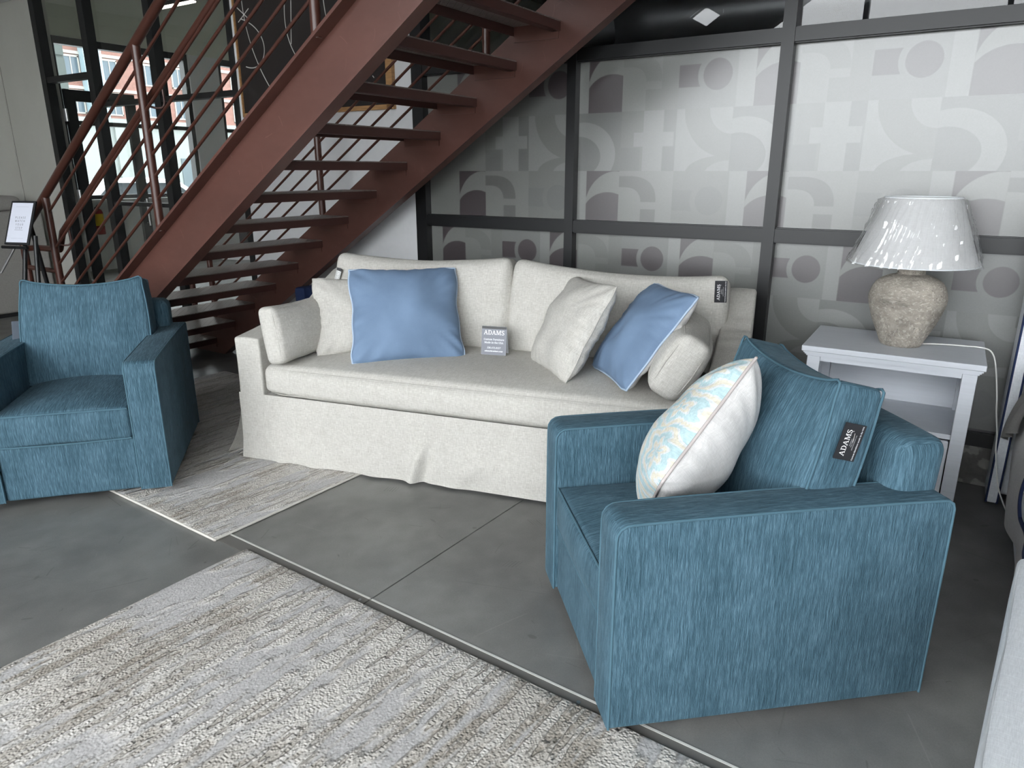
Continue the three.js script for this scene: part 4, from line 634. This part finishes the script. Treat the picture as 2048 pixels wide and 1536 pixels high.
{
  const o = thing('pendant_light', 'slim linear pendant light glowing in the next room', 'light', [-9.36, 3.6, -6.4]);
  part(o, 'housing', box(0.84, 0.05, 0.07, 0, 0.035, 0), M.blackMatt); part(o, 'diffuser_lamp', box(0.82, 0.02, 0.06), std({ color: 0xffffff, emissive: 0xfff6e8, emissiveIntensity: 4 })); for (const x of [-0.38, 0.38]) part(o, 'cable', rod([x, 0.06, 0], [x, 1.0, 0], 0.003, 6), M.steel);
  const l = new THREE.RectAreaLight(0xfff6e8, 6, 0.82, 0.06); l.position.set(0, -0.014, 0); l.rotation.x = -Math.PI / 2; o.add(l);
}
{
  const o = thing('display_table', 'round white table in the next room, behind the stair treads', 'table', [-6.15, 0, -4.95]);
  part(o, 'tabletop', T(new THREE.CylinderGeometry(0.62, 0.62, 0.035, 48), 0, 0.70, 0), M.wallWhite); part(o, 'pedestal', T(new THREE.CylinderGeometry(0.05, 0.09, 0.68, 24), 0, 0.345, 0), M.steel); part(o, 'foot', T(new THREE.CylinderGeometry(0.3, 0.32, 0.02, 36), 0, 0.012, 0), M.steel);
  const b = thing('storage_box', 'black box on the round white table in the next room', 'box', [-6.05, 0.7185, -4.80], 0.3); part(b, 'body', soft(0.36, 0.2, 0.26, 0.012, [1, 1, 1]), M.blackMatt, [0, 0.10, 0]); part(b, 'lid', soft(0.375, 0.035, 0.275, 0.01, [1, 1, 1]), M.black, [0, 0.2175, 0]);
  const c = thing('desk_chair', 'black office chair in the next room beside the round table', 'chair', [-5.64, 0, -5.62], -0.8);
  part(c, 'seat', soft(0.46, 0.07, 0.46, 0.03, [3, 2, 3]), M.blackMatt, [0, 0.47, 0]); part(c, 'backrest', soft(0.44, 0.55, 0.06, 0.03, [3, 3, 2]), M.blackMatt, [0, 0.98, -0.22], [-0.1, 0, 0]); part(c, 'back_post', rod([0, 0.46, -0.2], [0, 0.8, -0.24], 0.02), M.black); part(c, 'column', rod([0, 0.06, 0], [0, 0.44, 0], 0.028), M.black); for (let k = 0; k < 5; k++) { const a = k * 1.2566; part(c, 'base_arm', rod([0, 0.09, 0], [0.28 * Math.cos(a), 0.05, 0.28 * Math.sin(a)], 0.018), M.black); part(c, 'caster', T(new THREE.SphereGeometry(0.026, 12, 8), 0.28 * Math.cos(a), 0.026, 0.28 * Math.sin(a)), M.blackMatt); }
  const p = thing('brass_pole', 'slim brass pole standing just inside the next room', 'pole', [-5.29, 0, -4.20]); part(p, 'shaft', rod([0, 0.015, 0], [0, 1.32, 0], 0.016, 14), std({ color: 0xb08a3c, metalness: 0.8, roughness: 0.35 })); part(p, 'foot', T(new THREE.CylinderGeometry(0.07, 0.075, 0.016, 24), 0, 0.008, 0), std({ color: 0xb08a3c, metalness: 0.8, roughness: 0.35 }));
}
{ // ventilation duct in the room behind the printed glazing
  const o = thing('ventilation_duct', 'galvanised ventilation duct behind the clear panes above the printed glazing', 'duct', [0, 0, 0]), m = std({ color: 0x6d6f70, metalness: 0.75, roughness: 0.38 });
  part(o, 'round_run', rod([-2.55, 2.78, -6.6], [2.9, 2.78, -6.6], 0.24, 32), m); part(o, 'elbow', tube([[-2.5, 2.78, -6.6], [-2.75, 2.78, -6.62], [-3.0, 2.80, -6.75], [-3.15, 2.85, -7.0]], 0.25, 30, 28), m); part(o, 'branch', tube([[-2.95, 2.78, -6.7], [-3.25, 2.72, -6.45], [-3.6, 2.62, -6.3]], 0.13, 20, 20), m);
  for (const x of [-2.5, -1.2, 0.1, 1.4]) part(o, 'collar', T(new THREE.TorusGeometry(0.243, 0.012, 8, 36), x, 2.78, -6.6, 0, 0, 0), m).geometry.rotateY(0);
  for (const x of [-1.8, -0.2, 1.6]) part(o, 'hanger', merge([rod([x, 3.02, -6.6], [x, 3.5, -6.6], 0.006, 6)]), M.steel);
}
// ------------------------------------------------------------ outside, across the street
{
  const o = thing('brick_building', 'pink brick apartment building across the street, beyond the far windows', 'building', [-82, -0.2, -52]);
  const brick = std({ map: tex(256, 256, 2, 2, (u, v) => { const r = Math.floor(v * 26), s = (u * 9 + (r % 2) * 0.5), e = Math.min(s % 1, (v * 26) % 1); const k = 0.9 + 0.2 * hash(Math.floor(s), r, 3); return e < 0.12 ? [150, 138, 132] : [142 * k, 98 * k, 88 * k]; }), roughness: 0.9 }), stone = std({ color: 0xb4b1ab, roughness: 0.9 }), win = std({ color: 0x55646f, roughness: 0.15 });
  part(o, 'wall', span(-6, 0, 0, 22, -26, 16), brick); part(o, 'cornice', span(-6.2, 0.4, 22, 23, -26.2, 16.2), stone); for (let k = 0; k < 6; k++) part(o, 'string_course', span(0, 0.18, 3.2 + k * 3.4, 3.5 + k * 3.4, -26, 16), stone);
  for (let r = 0; r < 6; r++) for (let k = 0; k < 10; k++) { const z = -23.5 + k * 4.05, y = 0.9 + r * 3.4; const f = part(o, 'window_frame', merge([span(0, 0.12, y - 0.12, y + 2.12, z - 0.85, z - 0.72), span(0, 0.12, y - 0.12, y + 2.12, z + 0.72, z + 0.85), span(0, 0.12, y + 2.0, y + 2.2, z - 0.85, z + 0.85), span(0, 0.12, y - 0.15, y, z - 0.85, z + 0.85), span(0, 0.1, y, y + 2.0, z - 0.05, z + 0.05)]), stone); part(f, 'pane', span(0, 0.04, y, y + 2, z - 0.72, z + 0.72), win); }
  for (const z of [-17.4, -5.2, 7]) part(o, 'glass_bay', span(0, 1.0, 3.6, 21, z - 0.95, z + 0.95), std({ color: 0x9db4bd, roughness: 0.2 }));
}
{
  const o = thing('grey_tower', 'grey panel-clad tower block left of the brick building', 'building', [-66, -0.2, -31]); const m = std({ color: 0x4f5654, roughness: 0.85 });
  part(o, 'wall', span(-6, 0, 0, 24, -3.2, 3.2), m); for (let k = 0; k < 9; k++) part(o, 'panel_band', span(0, 0.12, 0.5 + k * 2.6, 2.9 + k * 2.6, -3.2, 0.0), m); for (let k = 0; k < 9; k++) part(o, 'panel_band', span(0, 0.12, 0.5 + k * 2.6, 2.9 + k * 2.6, 0.1, 3.2), m);
}
{
  const o = thing('white_store', 'low white stucco building across the street', 'building', [-40, -0.2, -27]); const m = std({ color: 0x8f9593, roughness: 0.9 });
  part(o, 'wall', span(-4, 0, 0, 4.1, -12, 9), m); part(o, 'parapet', span(-4.1, 0.2, 4.1, 4.4, -12.2, 9.2), m); part(o, 'doorway', span(0, 0.05, 0, 2.4, -0.6, 0.5), std({ color: 0x59656b, roughness: 0.5 })); for (const z of [-8, -4.5, 4, 7]) part(o, 'pilaster', span(0, 0.15, 0, 4.1, z - 0.25, z + 0.25), m);
}
{
  const o = thing('parked_car', 'white car parked outside the far windows', 'car', [-17.2, -0.21, -10.6], 1.25), m = phys({ color: 0xf0f2f2, roughness: 0.25, clearcoat: 1, clearcoatRoughness: 0.05 });
  part(o, 'body', slab([[-2.2, 0.25], [2.2, 0.25], [2.25, 0.75], [2.1, 0.95], [1.1, 1.05], [-1.9, 1.08], [-2.2, 0.9]], 1.75, -0.875, 0.06), m); part(o, 'cabin', slab([[-1.75, 1.0], [1.05, 1.0], [0.35, 1.5], [-0.2, 1.56], [-1.2, 1.54]], 1.5, -0.75, 0.08), m);
  for (const s of [-1, 1]) part(o, 'side_glass', slab([[-1.45, 1.08], [0.75, 1.08], [0.27, 1.44], [-1.1, 1.45]], 0.02, s * 0.755 - 0.01), std({ color: 0x33393d, roughness: 0.1 }));
  for (const x of [-1.4, 1.4]) for (const s of [-1, 1]) part(o, 'wheel', T(new THREE.CylinderGeometry(0.33, 0.33, 0.2, 28), x, 0.33, s * 0.8, Math.PI / 2), M.blackMatt);
}
renderer.render(scene, camera);
